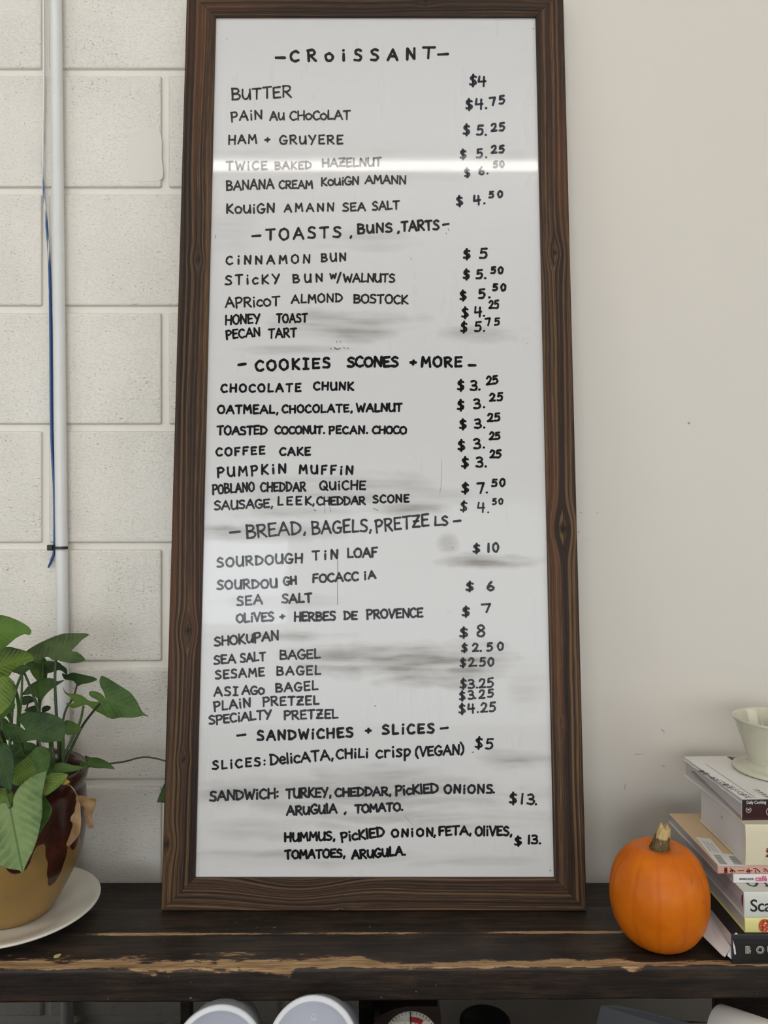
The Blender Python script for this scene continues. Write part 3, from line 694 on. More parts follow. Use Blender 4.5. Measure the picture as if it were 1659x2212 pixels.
line(H_, 'heading reading TOASTS, BUNS, TARTS', [(2, '-', 230, 452, 268, 450, 32), (2, 'TOASTS', 297, 455, 645, 440, 50), (2, ',', 690, 440, 698, 440, 34), (2, 'BuNS', 727, 425, 888, 416, 42), (2, ',', 912, 418, 922, 418, 34), (2, 'TARTS', 933, 412, 1108, 405, 44), (2, '-', 1130, 398, 1156, 394, 30)], 4.2)
line(I_, 'line reading CINNAMON BUN', [(2, 'CiNNAMON', 108, 570, 500, 563, 38), (2, 'BUN', 555, 556, 670, 553, 36)], 3.5, G)
line(P_, 'price $5 beside CINNAMON BUN', [(2, '$', 1226, 543, 1258, 542, 40), (2, '5', 1302, 540, 1335, 540, 46)], 4.2, 'ink')
line(I_, 'line reading STICKY BUN W/WALNUTS', [(3, 'STicKY', 103, 185, 357, 178, 42), (3, 'BUN', 422, 175, 560, 170, 38), (3, 'w', 597, 160, 625, 158, 40), (3, '/', 630, 172, 648, 170, 36), (3, 'WALNUTS', 660, 172, 900, 172, 38)], 3.5, G)
line(P_, 'price $5.50 beside STICKY BUN', [(3, '$5.', 1225, 158, 1330, 157, 42), (3, '50', 1356, 132, 1410, 132, 30)], 4.2)
line(I_, 'line reading APRICOT ALMOND BOSTOCK', [(3, 'APRicoT', 103, 292, 357, 285, 44), (3, 'ALMOND', 415, 272, 652, 266, 38), (3, 'BOSTOCK', 708, 270, 962, 275, 40)], 3.4, G)
line(P_, 'price $5.50 beside APRICOT ALMOND BOSTOCK', [(3, '$5.', 1210, 257, 1350, 246, 42), (3, '50', 1365, 212, 1423, 213, 30)], 4.2)
line(I_, 'line reading HONEY TOAST', [(3, 'HONEY', 103, 373, 265, 366, 42), (3, 'TOAST', 345, 364, 487, 362, 40)], 3.6)
line(P_, 'price $4.25 beside HONEY TOAST', [(3, '$4.', 1218, 340, 1325, 334, 44), (3, '25', 1347, 297, 1390, 297, 36)], 3.7)
line(I_, 'line reading PECAN TART', [(3, 'PECAN', 107, 442, 265, 426, 40), (3, 'TART', 307, 437, 437, 430, 40)], 3.6)
line(P_, 'price $5.75 beside PECAN TART', [(3, '$5.', 1212, 408, 1325, 406, 44), (3, '75', 1330, 376, 1393, 376, 32)], 3.7)
line(H_, 'heading reading COOKIES SCONES + MORE', [(3, '-', 165, 583, 198, 580, 40), (3, 'COOKIES', 247, 592, 595, 576, 46), (3, 'SCONES', 680, 572, 915, 572, 44), (3, '+', 975, 566, 1000, 566, 28), (3, 'MORE', 1027, 572, 1215, 570, 44), (3, '-', 1250, 575, 1280, 580, 25)], 4.8)
line(I_, 'line reading CHOCOLATE CHUNK', [(4, 'CHOCOLATE', 83, 190, 457, 187, 36), (4, 'CHUNK', 520, 178, 705, 180, 36)], 3.9)
line(P_, 'price $3.25 beside CHOCOLATE CHUNK', [(4, '$3.', 1198, 180, 1303, 180, 45), (4, '25', 1335, 155, 1387, 150, 38)], 4.0)
line(I_, 'line reading OATMEAL, CHOCOLATE, WALNUT', [(4, 'OATMEAL,', 67, 290, 350, 290, 38), (4, 'CHOCOLATE,', 371, 287, 700, 283, 34), (4, 'WALNUT', 722, 282, 935, 280, 36)], 3.9)
line(P_, 'price $3.25 beside OATMEAL, CHOCOLATE, WALNUT', [(4, '$3.', 1198, 275, 1325, 264, 45), (4, '25', 1350, 232, 1408, 230, 36)], 4.0)
line(I_, 'line reading TOASTED COCONUT, PECAN, CHOCO', [(4, 'TOASTED', 65, 390, 297, 388, 38), (4, 'COCONUT.', 337, 386, 570, 385, 34), (4, 'PECAN.', 592, 385, 772, 385, 34), (4, 'CHOCO', 797, 384, 955, 386, 34)], 3.9)
line(P_, 'price $3.25 beside TOASTED COCONUT, PECAN, CHOCO', [(4, '$3.', 1208, 363, 1325, 360, 44), (4, '25', 1340, 328, 1396, 325, 36)], 4.0)
line(I_, 'line reading COFFEE CAKE', [(4, 'COFFEE', 60, 490, 287, 482, 36), (4, 'CAKE', 360, 487, 502, 487, 36)], 3.9)
line(P_, 'price $3.25 beside COFFEE CAKE', [(4, '$3.', 1200, 465, 1325, 453, 46), (4, '25', 1348, 413, 1396, 413, 34)], 4.0)
line(I_, 'line reading PUMPKIN MUFFIN', [(4, 'PUMPKiN', 65, 590, 387, 570, 42), (4, 'MUFFiN', 452, 573, 702, 578, 38)], 3.9)
line(P_, 'price $3.25 beside PUMPKIN MUFFIN', [(4, '$3.', 1217, 545, 1333, 542, 46), (4, '25', 1352, 500, 1400, 500, 36)], 4.0)
line(I_, 'line reading POBLANO CHEDDAR QUICHE', [(5, 'POBLANO', 43, 190, 237, 177, 42), (5, 'CHEDDAR', 270, 178, 480, 175, 40), (5, 'QuiCHE', 548, 170, 762, 168, 40)], 3.6)
line(P_, 'price $7.50 beside POBLANO CHEDDAR QUICHE', [(5, '$7.', 1218, 185, 1338, 185, 46), (5, '50', 1360, 155, 1420, 152, 34)], 4.0)
line(I_, 'line reading SAUSAGE, LEEK, CHEDDAR SCONE', [(5, 'SAUSAGE,', 52, 265, 325, 252, 40), (5, 'LEEK,', 350, 243, 520, 240, 38), (5, 'CHEDDAR', 535, 242, 760, 238, 36), (5, 'SCONE', 800, 232, 967, 228, 34)], 3.6)
line(P_, 'price $4.50 beside SAUSAGE, LEEK, CHEDDAR SCONE', [(5, '$4.', 1210, 270, 1345, 278, 46), (5, '50', 1363, 240, 1410, 237, 26)], 3.2)
line(H_, 'heading reading BREAD, BAGELS, PRETZELS', [(5, '-', 125, 388, 172, 384, 32), (5, 'BREAD,', 203, 400, 480, 375, 60), (5, 'BAGELS,', 512, 380, 790, 365, 58), (5, 'PRETZE', 813, 370, 1060, 340, 56), (5, 'LS', 1090, 338, 1150, 336, 42), (5, '-', 1180, 334, 1212, 330, 30)], 4.0)
line(I_, 'line reading SOURDOUGH TIN LOAF', [(5, 'SOURDOUGH', 65, 535, 465, 512, 42), (5, 'TiN', 515, 500, 632, 494, 40), (5, 'LOAF', 680, 490, 818, 486, 42)], 4.0)
line(P_, 'price $10 beside SOURDOUGH TIN LOAF', [(5, '$', 1272, 465, 1303, 465, 40), (5, '10', 1340, 464, 1390, 462, 40)], 4.0)
line(I_, 'line reading SOURDOUGH FOCACCIA', [(6, 'SOURDOU', 65, 225, 345, 216, 40), (6, 'GH', 378, 205, 437, 200, 36), (6, 'FOCACC', 515, 193, 728, 182, 38), (6, 'iA', 757, 177, 810, 172, 36)], 4.0)
line(P_, 'price $6 beside SOURDOUGH FOCACCIA', [(6, '$', 1238, 230, 1272, 230, 40), (6, '6', 1338, 230, 1368, 230, 40)], 4.2)
line(I_, 'line reading SEA SALT', [(6, 'SEA', 158, 302, 275, 292, 42), (6, 'SALT', 370, 290, 510, 285, 40)], 4.0)
line(I_, 'line reading OLIVES + HERBES DE PROVENCE', [(6, 'OLiVES', 155, 382, 330, 372, 40), (6, '+', 362, 368, 382, 366, 28), (6, 'HERBES', 428, 375, 620, 370, 40), (6, 'DE', 662, 367, 722, 365, 36), (6, 'PROVENCE', 770, 363, 1032, 355, 40)], 4.0)
line(P_, 'price $7 beside OLIVES + HERBES DE PROVENCE', [(6, '$', 1220, 350, 1254, 350, 40), (6, '7', 1312, 333, 1350, 333, 40)], 4.2)
line(I_, 'line reading SHOKUPAN', [(6, 'SHOKuPAN', 52, 493, 352, 463, 42)], 3.9)
line(P_, 'price $8 beside SHOKUPAN', [(6, '$', 1208, 450, 1245, 450, 42), (6, '8', 1290, 447, 1326, 447, 50)], 4.0)
line(I_, 'line reading SEA SALT BAGEL', [(6, 'SEA', 50, 578, 150, 570, 40), (6, 'SALT', 175, 568, 290, 560, 40), (6, 'BAGEL', 360, 555, 548, 550, 42)], 3.7)
line(P_, 'price $2.50 beside SEA SALT BAGEL', [(6, '$2.50', 1217, 520, 1412, 512, 38)], 3.9)
line(I_, 'line reading SESAME BAGEL', [(7, 'SESAME', 57, 255, 285, 240, 38), (7, 'BAGEL', 345, 237, 550, 233, 40)], 3.7)
line(P_, 'price $2.50 beside SESAME BAGEL', [(6, '$2.50', 1210, 590, 1367, 585, 38)], 3.9)
line(I_, 'line reading ASIAGO BAGEL', [(7, 'ASI', 50, 335, 160, 330, 40), (7, 'AGo', 182, 327, 285, 325, 38), (7, 'BAGEL', 340, 317, 537, 305, 40)], 3.7)
line(P_, 'price $3.25 beside ASIAGO BAGEL', [(7, '$3.25', 1210, 300, 1365, 295, 42)], 3.7)
line(I_, 'line reading PLAIN PRETZEL', [(7, 'PLAiN', 50, 405, 220, 385, 40), (7, 'PRETZEL', 280, 380, 543, 375, 40)], 3.7)
line(P_, 'price $3.25 beside PLAIN PRETZEL', [(7, '$3.25', 1207, 355, 1365, 340, 38)], 3.7)
line(I_, 'line reading SPECIALTY PRETZEL', [(7, 'SPECiALTY', 27, 468, 318, 440, 40), (7, 'PRETZEL', 380, 445, 632, 440, 40)], 3.7)
line(P_, 'price $4.25 beside SPECIALTY PRETZEL', [(7, '$4.25', 1205, 418, 1375, 408, 42)], 3.7)
line(H_, 'heading reading SANDWICHES + SLICES', [(7, '-', 160, 538, 198, 535, 36), (7, 'SANDWiCHES', 255, 544, 702, 528, 42), (7, '+', 765, 512, 787, 512, 28), (7, 'SLiCES', 845, 515, 1085, 508, 42), (7, '-', 1120, 503, 1152, 499, 30)], 4.6)
line(P_, 'price $5 beside SLICES', [(8, '$5', 1280, 75, 1362, 85, 50)], 3.7)
line(I_, 'line reading SLICES: DELICATA, CHILI CRISP (VEGAN)', [(8, 'SLiCES:', 43, 180, 290, 160, 38), (8, 'DelicATA,', 315, 157, 610, 132, 46), (8, 'CHiLi', 627, 128, 775, 122, 42), (8, 'crisp', 815, 124, 973, 116, 50), (8, '(VEGAN)', 1000, 118, 1225, 106, 44)], 3.9)
line(I_, 'line reading SANDWICH: TURKEY, CHEDDAR, PICKLED ONIONS', [(8, 'SANDWiCH:', 30, 328, 352, 312, 44), (8, 'TURKEY,', 390, 315, 600, 307, 42), (8, 'CHEDDAR,', 622, 307, 882, 300, 38), (8, 'PicKlED', 905, 300, 1105, 288, 42), (8, 'ONiONS.', 1135, 292, 1370, 290, 38)], 4.2)
line(I_, 'second sandwich row reading ARUGULA, TOMATO', [(8, 'ARuGulA', 393, 395, 627, 383, 42), (8, ',', 660, 386, 672, 386, 36), (8, 'TOMATO.', 715, 383, 938, 372, 36)], 4.2)
line(P_, 'price $13 beside TURKEY sandwich', [(8, '$13.', 1443, 338, 1570, 345, 48)], 4.0)
line(I_, 'line reading HUMMUS, PICKLED ONION, FETA, OLIVES', [(8, 'HUMMUS,', 382, 518, 618, 512, 38), (8, 'PicKlED', 650, 520, 850, 493, 42), (8, 'ONiON,', 888, 497, 1092, 492, 36), (8, 'FETA,', 1110, 490, 1260, 485, 40), (8, 'OliVES,', 1283, 490, 1452, 490, 42)], 4.2)
line(I_, 'last row reading TOMATOES, ARUGULA', [(8, 'TOMATOES,', 385, 600, 665, 592, 38), (8, 'ARuGuLA.', 700, 602, 950, 582, 40)], 4.2)
line(P_, 'price $13 beside HUMMUS sandwich', [(8, '$', 1468, 537, 1500, 535, 40), (8, '13.', 1530, 530, 1588, 530, 40)], 4.0)
# small doodle and stray marks
bm = bmesh.new()
K = 760 / 1659
def cp(reg, x, y): return np.array((440 + x * K, ORG[reg] + y * K))
for pts, wv in ([((627, 450), (629, 460)), 1.2], [((642, 449), (646, 459)), 1.2], [((598, 486), (602, 488)), 3], [((615, 482), (630, 490), (645, 484)), 2.6], [((655, 480), (668, 486)), 1.2], [((676, 482), (685, 488)), 1.6]):
    Q = [cp(3, *p) for p in pts]; ribbon(bm, catmull(Q, 4), wv)
for pts, wv in ([((632, 88), (631, 190), (631, 298)), 1.1], [((540, 180), (552, 150), (556, 120)), .01]):
    ribbon(bm, catmull([cp(6, *p) for p in pts], 4), wv)
for pts, wv in ([((52, 432), (58, 440), (54, 448)), 1.2], [((976, 538), (982, 552)), .9], [((1142, 420), (1146, 428)), 1.4], [((1152, 400), (1160, 412)), 1.2]):
    ribbon(bm, catmull([cp(2, *p) for p in pts], 4), wv)
for pts, wv in ([((1172, 442), (1176, 444)), 2.6], [((800, 258), (824, 268)), 1.6], [((518, 264), (530, 270)), 2.2], [((568, 200), (572, 280)), .8], [((582, 200), (600, 276)), .8], [((1122, 30), (1120, 140), (1112, 190)), .5]):
    ribbon(bm, catmull([cp(5, *p) for p in pts], 4), wv)
for pts, wv in ([((1632, 660), (1637, 652)), 2.0], [((948, 400), (985, 440)), .5], [((1265, 100), (1275, 96)), 2]):
    ribbon(bm, catmull([cp(8, *p) for p in pts], 4), wv)
for (x, y, r) in [(490, 84, 2.2), (1152, 62, 2.6), (450, 300, 1.5), (810, 1525, 3.0), (1140, 742, 2.0), (907, 288, 1.0), (430, 1880, 1.2), (437, 1884, 1.2), (447, 1888, 1.5), (760, 1892, 1.6), (800, 1892, 1.4)]: dot(bm, (x, y), r)
o = bm_obj('stray_marks', bm, plain('faint_marker', (.13, .125, .12), .3), panel)
o['label'] = 'tiny smiley doodle, scratches and specks'

# ------------------------------------------------------------------ plate, pot and plant
PX, PY = -.5455, 1.126
prof = [(.0, .004), (.060, .004), (.068, .0045), (.086, .0085), (.098, .0125), (.116, .0165), (.1205, .0175), (.1225, .0190), (.1226, .0205), (.1212, .0215), (.117, .0212), (.100, .0165), (.090, .0125), (.084, .0105), (.07, .0085), (.0, .0080)]
prof = [(.0, 0), (.056, 0.0), (.062, .0005)] + prof[3:]
V, Fc = lathe(prof, 96); o = mesh_obj('saucer_plate', V, Fc, M['plate'], None, True); o.location = (PX, PY, ZS)
tag(o, 'large off-white ceramic plate under the potted plant', 'plate')
t_p = thing('potted_plant', 'leafy arrowhead plant in tan and brown glazed pot on white plate', 'plant', (PX, PY, ZS + .0082))
zb = ZS + .0082
prof = [(.0, 0), (.050, 0), (.0545, .002), (.062, .012), (.074, .032), (.086, .056), (.096, .080), (.1012, .108), (.1032, .140), (.1022, .168), (.1005, .180), (.1035, .190), (.1052, .198), (.1045, .205), (.101, .208), (.096, .205), (.094, .19), (.094, .175), (.0, .175)]
seg = 140; pp = catmull([np.array(p) for p in prof[2:14]], 5); pp = prof[:2] + [tuple(p) for p in pp] + prof[14:]
V, Fc = lathe(pp, seg)
drip = []
for (x, y, z) in V:
    th = math.atan2(y, x)                                # camera side is -90 degrees
    a = math.degrees(th) + 90
    edge = .128
    for (ac, wd, zl) in [(61, 11, .058), (80, 9, .098), (99, 13, .092), (30, 12, .095), (-8, 14, .07), (-45, 10, .09), (125, 12, .1), (-80, 12, .05), (160, 20, .09)]:
        da = (a - ac + 180) % 360 - 180
        edge = min(edge, zl + (.128 - zl) * min(1, abs(da) / wd) ** 3 if abs(da) < wd else .128)
    drip.append(min(1, max(0, .5 + (z - edge) / .02)))
mesh_obj('pot', V, Fc, M['pot'], t_p, True, {'drip': drip})
V, Fc = lathe([(.0, .186), (.03, .187), (.06, .184), (.0935, .182)], 48, lambda t, i: 1.0); V = [(x, y, z + .004 * mnoise.noise(Vector((x * 80, y * 80, 3)))) for x, y, z in V]
o = mesh_obj('soil', V, Fc, M['soil'], t_p, True)
PL = Vector((PX, PY, zb))
def leaf(name, outline, Y, mat, base, tip, gx=0.0, gy=0.0, cup=.15, off=1300, wav=.0, step=9, fold=.0, label=None):
    """a leaf blade as a curved sheet with thickness; outline in crop units, Y its distance, gx/gy the slope of the blade towards the wall"""
    k = 1 / 4.1475
    o2 = [np.array((x * k, off + y * k)) for x, y in outline]
    P = catmull(o2, 4, True)
    b = np.array((base[0] * k, off + base[1] * k)); t = np.array((tip[0] * k, off + tip[1] * k))
    xs = [p[0] for p in P]; ys_ = [p[1] for p in P]
    pts = [Vector(p) for p in P]; n = len(pts); edges = [(i, (i + 1) % n) for i in range(n)]
    st = step * k * 1.6
    for gx_ in np.arange(min(xs) + st / 2, max(xs), st):
        for gy_ in np.arange(min(ys_) + st / 2, max(ys_), st):
            q = np.array((gx_ + random.uniform(-.2, .2) * st, gy_ + random.uniform(-.2, .2) * st))
            if min(np.hypot(q[0] - p[0], q[1] - p[1]) for p in P) > st * .45: pts.append(Vector(q))
    nm = 14
    for f in np.linspace(.02, .97, nm): pts.append(Vector(b + (t - b) * f))
    vo, eo, fo, *_ = geometry.delaunay_2d_cdt(pts, edges, [list(range(n))], 1, 1e-4)
    ax = (t - b); L = np.linalg.norm(ax); ax = ax / L; pn = np.array((-ax[1], ax[0]))
    wmax = max(abs(np.dot(p - b, pn)) for p in P)
    sc = Y / F; V = []; LU = []; LV = []; c = np.mean(np.array(P), axis=0)
    for v in vo:
        q = np.array((v.x, v.y)); u = np.dot(q - b, ax) / L; w_ = np.dot(q - b, pn) / wmax
        d = (q - c) * sc
        y = Y + gx * d[0] + gy * d[1] - cup * wmax * sc * (abs(w_) ** 1.3) - fold * L * sc * (max(u, 0) ** 2)
        if wav: y += wav * math.sin(u * 11 + w_ * 3 + Y * 50) * abs(w_)
        V.append(at(q[0], q[1], y) - PL); LU.append(u); LV.append(w_)
    fo = [tuple(f) for f in fo]
    o = mesh_obj(name, V, fo, M[mat], t_p, True, {'lu': LU, 'lv': LV})
    md = o.modifiers.new('thickness', 'SOLIDIFY'); md.thickness = .0006; md.offset = 0
    if label: o['label'] = label
    return o
def stalk(o, pts, off=1300, r=.0022, m='stem', name='petiole', r2=None):
    k = 1 / 4.1475
    V, Fc = tube([at(x * k, off + y * k, Y) - PL for x, y, Y in pts], [r2 or r * .75, r], 8, 8)
    return mesh_obj(name, V, Fc, M[m], o, True)
ROOT = 1560                                              # crop height where the stalks disappear into the pot
q = leaf('leaf', [(-260, 250), (-150, 130), (0, 118), (110, 145), (205, 190), (262, 232), (280, 268), (262, 296), (215, 290), (150, 320), (110, 352), (60, 395), (0, 440), (-120, 420)], 1.06, 'leaf_fresh', (-190, 270), (275, 280), .15, -.5, .25, fold=.25, label='fresh green leaf at the top left')
stalk(q, [(-180, 270, 1.07), (-120, 700, 1.10), (0, 1200, 1.11), (140, 1560, 1.12)])
q = leaf('leaf', [(420, 492), (330, 532), (282, 505), (262, 462), (240, 440), (320, 388), (400, 348), (470, 318), (560, 288), (660, 280), (795, 290), (735, 340), (690, 388), (640, 442), (690, 450), (738, 486), (763, 520), (720, 540), (640, 548), (560, 535), (505, 520), (470, 520)], 1.15, 'leaf_olive', (470, 512), (795, 290), -.25, -.9, .2, label='large dark leaf whose tip points up and right')
stalk(q, [(502, 518, 1.15), (492, 700, 1.145), (505, 1000, 1.135), (530, 1350, 1.125), (545, ROOT, 1.12)], r=.0026, m='stemd')
q = leaf('leaf', [(-120, 470), (0, 420), (80, 404), (150, 418), (230, 440), (282, 470), (305, 520), (250, 545), (180, 572), (120, 612), (72, 672), (0, 660), (-100, 640)], 1.075, 'leaf_varieg', (-60, 600), (290, 490), .1, -.5, .25, label='yellow-green variegated leaf')
stalk(q, [(-20, 590, 1.08), (60, 900, 1.10), (120, 1200, 1.11), (170, ROOT, 1.12)])
q = leaf('leaf', [(240, 560), (300, 535), (420, 530), (520, 540), (560, 570), (598, 602), (598, 655), (560, 622), (520, 612), (460, 632), (410, 640), (370, 612), (310, 590)], 1.19, 'leaf_dark', (380, 560), (598, 650), .1, -.8, .2)
stalk(q, [(388, 545, 1.19), (380, 760, 1.17), (350, 1000, 1.15), (330, ROOT, 1.13)], m='stemd')
q = leaf('leaf', [(105, 622), (150, 585), (210, 562), (270, 568), (302, 580), (250, 615), (220, 640), (190, 655), (150, 640)], 1.15, 'leaf_dark', (200, 600), (115, 632), .1, -.8, .2)
stalk(q, [(200, 620, 1.15), (190, 900, 1.14), (165, 1150, 1.13), (200, ROOT, 1.12)], m='stem')
stalk(q, [(215, 630, 1.15), (270, 760, 1.15), (330, 930, 1.14), (350, 990, 1.135)], m='stemd')
q = leaf('leaf', [(200, 830), (225, 790), (262, 750), (330, 708), (400, 684), (470, 686), (510, 712), (575, 700), (540, 730), (480, 768), (430, 810), (395, 850), (370, 885), (330, 862), (295, 828), (240, 832)], 1.165, 'leaf_mid', (350, 850), (575, 702), -.1, -.7, .2, label='mid green leaf behind the crossing stalks')
stalk(q, [(350, 860, 1.16), (340, 960, 1.15), (330, 1150, 1.14), (420, ROOT, 1.12)])
q = leaf('leaf', [(556, 642), (600, 652), (650, 634), (710, 645), (775, 660), (830, 672), (868, 698), (790, 728), (740, 735), (700, 752), (680, 735), (655, 708), (610, 700), (575, 690)], 1.20, 'leaf_dark', (690, 735), (865, 697), .1, -.9, .2, label='small dark leaf between the stalks and the pipe')
stalk(q, [(690, 745, 1.20), (655, 860, 1.18), (570, 1035, 1.16), (520, ROOT, 1.13)], m='stemd', r=.0018)
q = leaf('leaf', [(945, 868), (925, 800), (898, 752), (893, 700), (912, 664), (960, 682), (1040, 730), (1150, 800), (1200, 852), (1240, 915), (1275, 985), (1330, 1025), (1280, 1018), (1240, 1030), (1160, 1038), (1080, 1036), (1000, 1048), (950, 1000), (905, 925), (870, 880), (815, 850), (796, 820), (815, 800), (870, 806), (920, 835)], 1.12, 'leaf_mid', (935, 868), (1325, 1022), .25, -.45, .18, wav=.001, label='big arrowhead leaf nearest the menu board')
stalk(q, [(930, 872, 1.121), (840, 975, 1.14), (740, 1110, 1.15), (660, 1270, 1.14), (590, 1420, 1.13), (570, ROOT, 1.12)], m='stemd', r=.0022)
q = leaf('leaf', [(562, 760), (575, 790), (605, 818), (665, 826), (730, 838), (790, 882), (860, 896), (925, 900), (955, 930), (985, 1038), (920, 1010), (840, 968), (790, 930), (750, 925), (690, 945), (650, 950), (600, 925), (600, 908), (655, 912), (660, 890), (625, 850), (580, 815)], 1.15, 'leaf_fresh', (755, 905), (985, 1035), .15, -.5, .15, wav=.002, label='twisted yellow-green leaf under the big right leaf')
stalk(q, [(748, 930, 1.15), (715, 1080, 1.145), (640, 1240, 1.135), (560, 1420, 1.125), (545, ROOT, 1.12)], r=.0024)
q = leaf('leaf', [(-140, 720), (-60, 680), (0, 668), (60, 664), (100, 692), (135, 740), (152, 792), (130, 860), (95, 922), (50, 968), (0, 1005), (-110, 960)], 1.04, 'leaf_varieg', (-20, 680), (0, 1000), .2, -.5, .3, label='yellow-veined leaf drooping at the left edge')
stalk(q, [(110, 720, 1.05), (150, 830, 1.08), (170, 960, 1.10), (165, 1150, 1.11), (180, ROOT, 1.12)], r=.003)
q = leaf('leaf', [(-60, 1010), (0, 985), (60, 930), (110, 900), (135, 915), (120, 970), (70, 1010), (0, 1060), (-60, 1070)], 1.09, 'leaf_mid', (-40, 1050), (130, 905), .1, -.6, .2)
stalk(q, [(40, 980, 1.09), (100, 1080, 1.10), (160, 1300, 1.11), (200, ROOT, 1.12)])
q = leaf('leaf', [(180, 880), (205, 850), (260, 842), (310, 862), (330, 885), (270, 905), (220, 925), (190, 915)], 1.19, 'leaf_dark', (185, 910), (325, 875), 0, -.7, .2)
stalk(q, [(300, 880, 1.19), (240, 960, 1.18), (230, ROOT, 1.13)], m='stemd', r=.0014)
q = leaf('leaf', [(218, 975), (260, 945), (310, 930), (350, 945), (350, 980), (290, 990)], 1.16, 'leaf_dark', (230, 972), (348, 955), 0, -.8, .2)
q = leaf('leaf', [(375, 960), (395, 936), (430, 930), (455, 945), (440, 970), (405, 986), (380, 985)], 1.17, 'leaf_dark', (380, 968), (452, 945), 0, -.8, .2)
q = leaf('leaf', [(165, 1060), (175, 1015), (240, 990), (330, 984), (410, 990), (480, 1012), (540, 1040), (575, 1070), (590, 1110), (585, 1185), (555, 1250), (500, 1250), (400, 1262), (330, 1238), (250, 1248), (170, 1262), (120, 1252), (85, 1238), (108, 1225), (55, 1198), (26, 1158), (40, 1110), (85, 1092), (150, 1100), (200, 1132), (235, 1160), (205, 1110)], 1.055, 'leaf_dark', (235, 1150), (575, 1248), .1, -.55, .18, label='broad dark green leaf in the middle of the plant')
stalk(q, [(190, 1150, 1.06), (200, 1300, 1.09), (250, ROOT, 1.11)])
q = leaf('leaf', [(580, 1070), (630, 1065), (690, 1095), (730, 1130), (712, 1170), (660, 1182), (600, 1192), (575, 1140)], 1.12, 'leaf_mid', (585, 1130), (730, 1140), .1, -.6, .2)
stalk(q, [(560, 1060, 1.12), (565, 1250, 1.12), (560, ROOT, 1.12)], r=.0028)
q = leaf('leaf', [(-160, 1300), (-80, 1255), (0, 1252), (60, 1275), (100, 1330), (122, 1420), (125, 1530), (112, 1620), (100, 1690), (50, 1670), (0, 1640), (-120, 1560)], 1.0, 'leaf_dark', (-20, 1290), (100, 1690), .1, -.35, .25, label='dark leaf hanging over the pot at the left edge')
stalk(q, [(-10, 1290, 1.0), (-5, 1150, 1.03), (40, 1240, 1.06), (80, 1400, 1.09)], m='stemd')
q = leaf('leaf', [(90, 1290), (180, 1260), (280, 1262), (330, 1300), (300, 1380), (220, 1420), (140, 1400), (100, 1350)], 1.10, 'leaf_dark', (250, 1300), (110, 1380), .1, -.6, .2)
q = leaf('leaf', [(110, 1510), (160, 1450), (240, 1390), (300, 1330), (380, 1300), (430, 1320), (452, 1390), (440, 1470), (420, 1540), (360, 1600), (280, 1640), (190, 1650), (110, 1625)], 1.035, 'leaf_varieg', (280, 1520), (110, 1590), .1, -.5, .2)
q = leaf('leaf', [(280, 1350), (330, 1300), (400, 1300), (450, 1380), (440, 1480), (400, 1560), (340, 1530), (300, 1440)], 1.025, 'leaf_mid', (330, 1320), (410, 1550), .1, -.5, .2)
stalk(q, [(452, 1215, 1.095), (460, 1290, 1.10), (470, 1420, 1.10), (480, 1520, 1.11)], r=.0042)
q = leaf('leaf', [(90, 600), (60, 560), (-40, 570), (-150, 610), (-190, 760), (-160, 930), (-100, 1050), (0, 1115), (90, 1150), (170, 1160), (205, 1192), (222, 1140), (250, 1080), (290, 1000), (320, 920), (342, 850), (362, 750), (380, 640), (378, 520), (395, 400), (417, 290), (410, 274), (300, 312), (210, 380), (150, 445), (120, 520), (115, 580)], .985, 'leaf_pale', (92, 605), (207, 1188), .12, -.35, .18, off=1600, wav=.001, label='large pale green leaf hanging in front of the pot')
stalk(q, [(88, 600, .988), (60, 480, 1.00), (70, 380, 1.04), (130, 300, 1.08)], off=1600)
q = leaf('leaf', [(385, 480), (420, 530), (455, 580), (466, 620), (440, 700), (400, 760), (350, 840), (300, 860), (320, 700), (350, 560)], 1.010, 'leaf_mid', (380, 500), (345, 840), .1, -.3, .2, off=1600)
q = leaf('leaf', [(395, 340), (440, 300), (490, 285), (560, 290), (610, 305), (585, 350), (540, 400), (480, 450), (400, 495), (380, 430)], 1.015, 'leaf_varieg', (590, 315), (395, 490), .1, -.5, .2, off=1600, label='small yellow-mottled leaf at the pot rim')
q = leaf('leaf', [(475, 235), (500, 205), (560, 195), (640, 215), (725, 228), (760, 240), (680, 270), (600, 282), (520, 290), (480, 275)], 1.04, 'leaf_mid', (740, 235), (480, 260), .1, -.8, .2, off=1600)
q = leaf('leaf', [(550, 390), (570, 355), (595, 345), (628, 372), (600, 388), (575, 395)], 1.018, 'leaf_yellow', (620, 372), (555, 390), 0, -.3, .2, off=1600, label='small yellowed leaf at the pot rim')
q = leaf('leaf', [(-120, 420), (0, 430), (60, 420), (115, 470), (125, 540), (100, 600), (30, 620), (-60, 610), (-140, 560)], 1.005, 'leaf_varieg', (110, 460), (-60, 600), .1, -.5, .2, off=1600)
q = leaf('leaf', [(-150, 1380), (0, 1430), (110, 1480), (250, 1560), (420, 1590), (540, 1560), (560, 1500), (480, 1440), (300, 1400), (100, 1360)], 1.10, 'leaf_dark', (300, 1480), (-100, 1400), 0, -.9, .1)
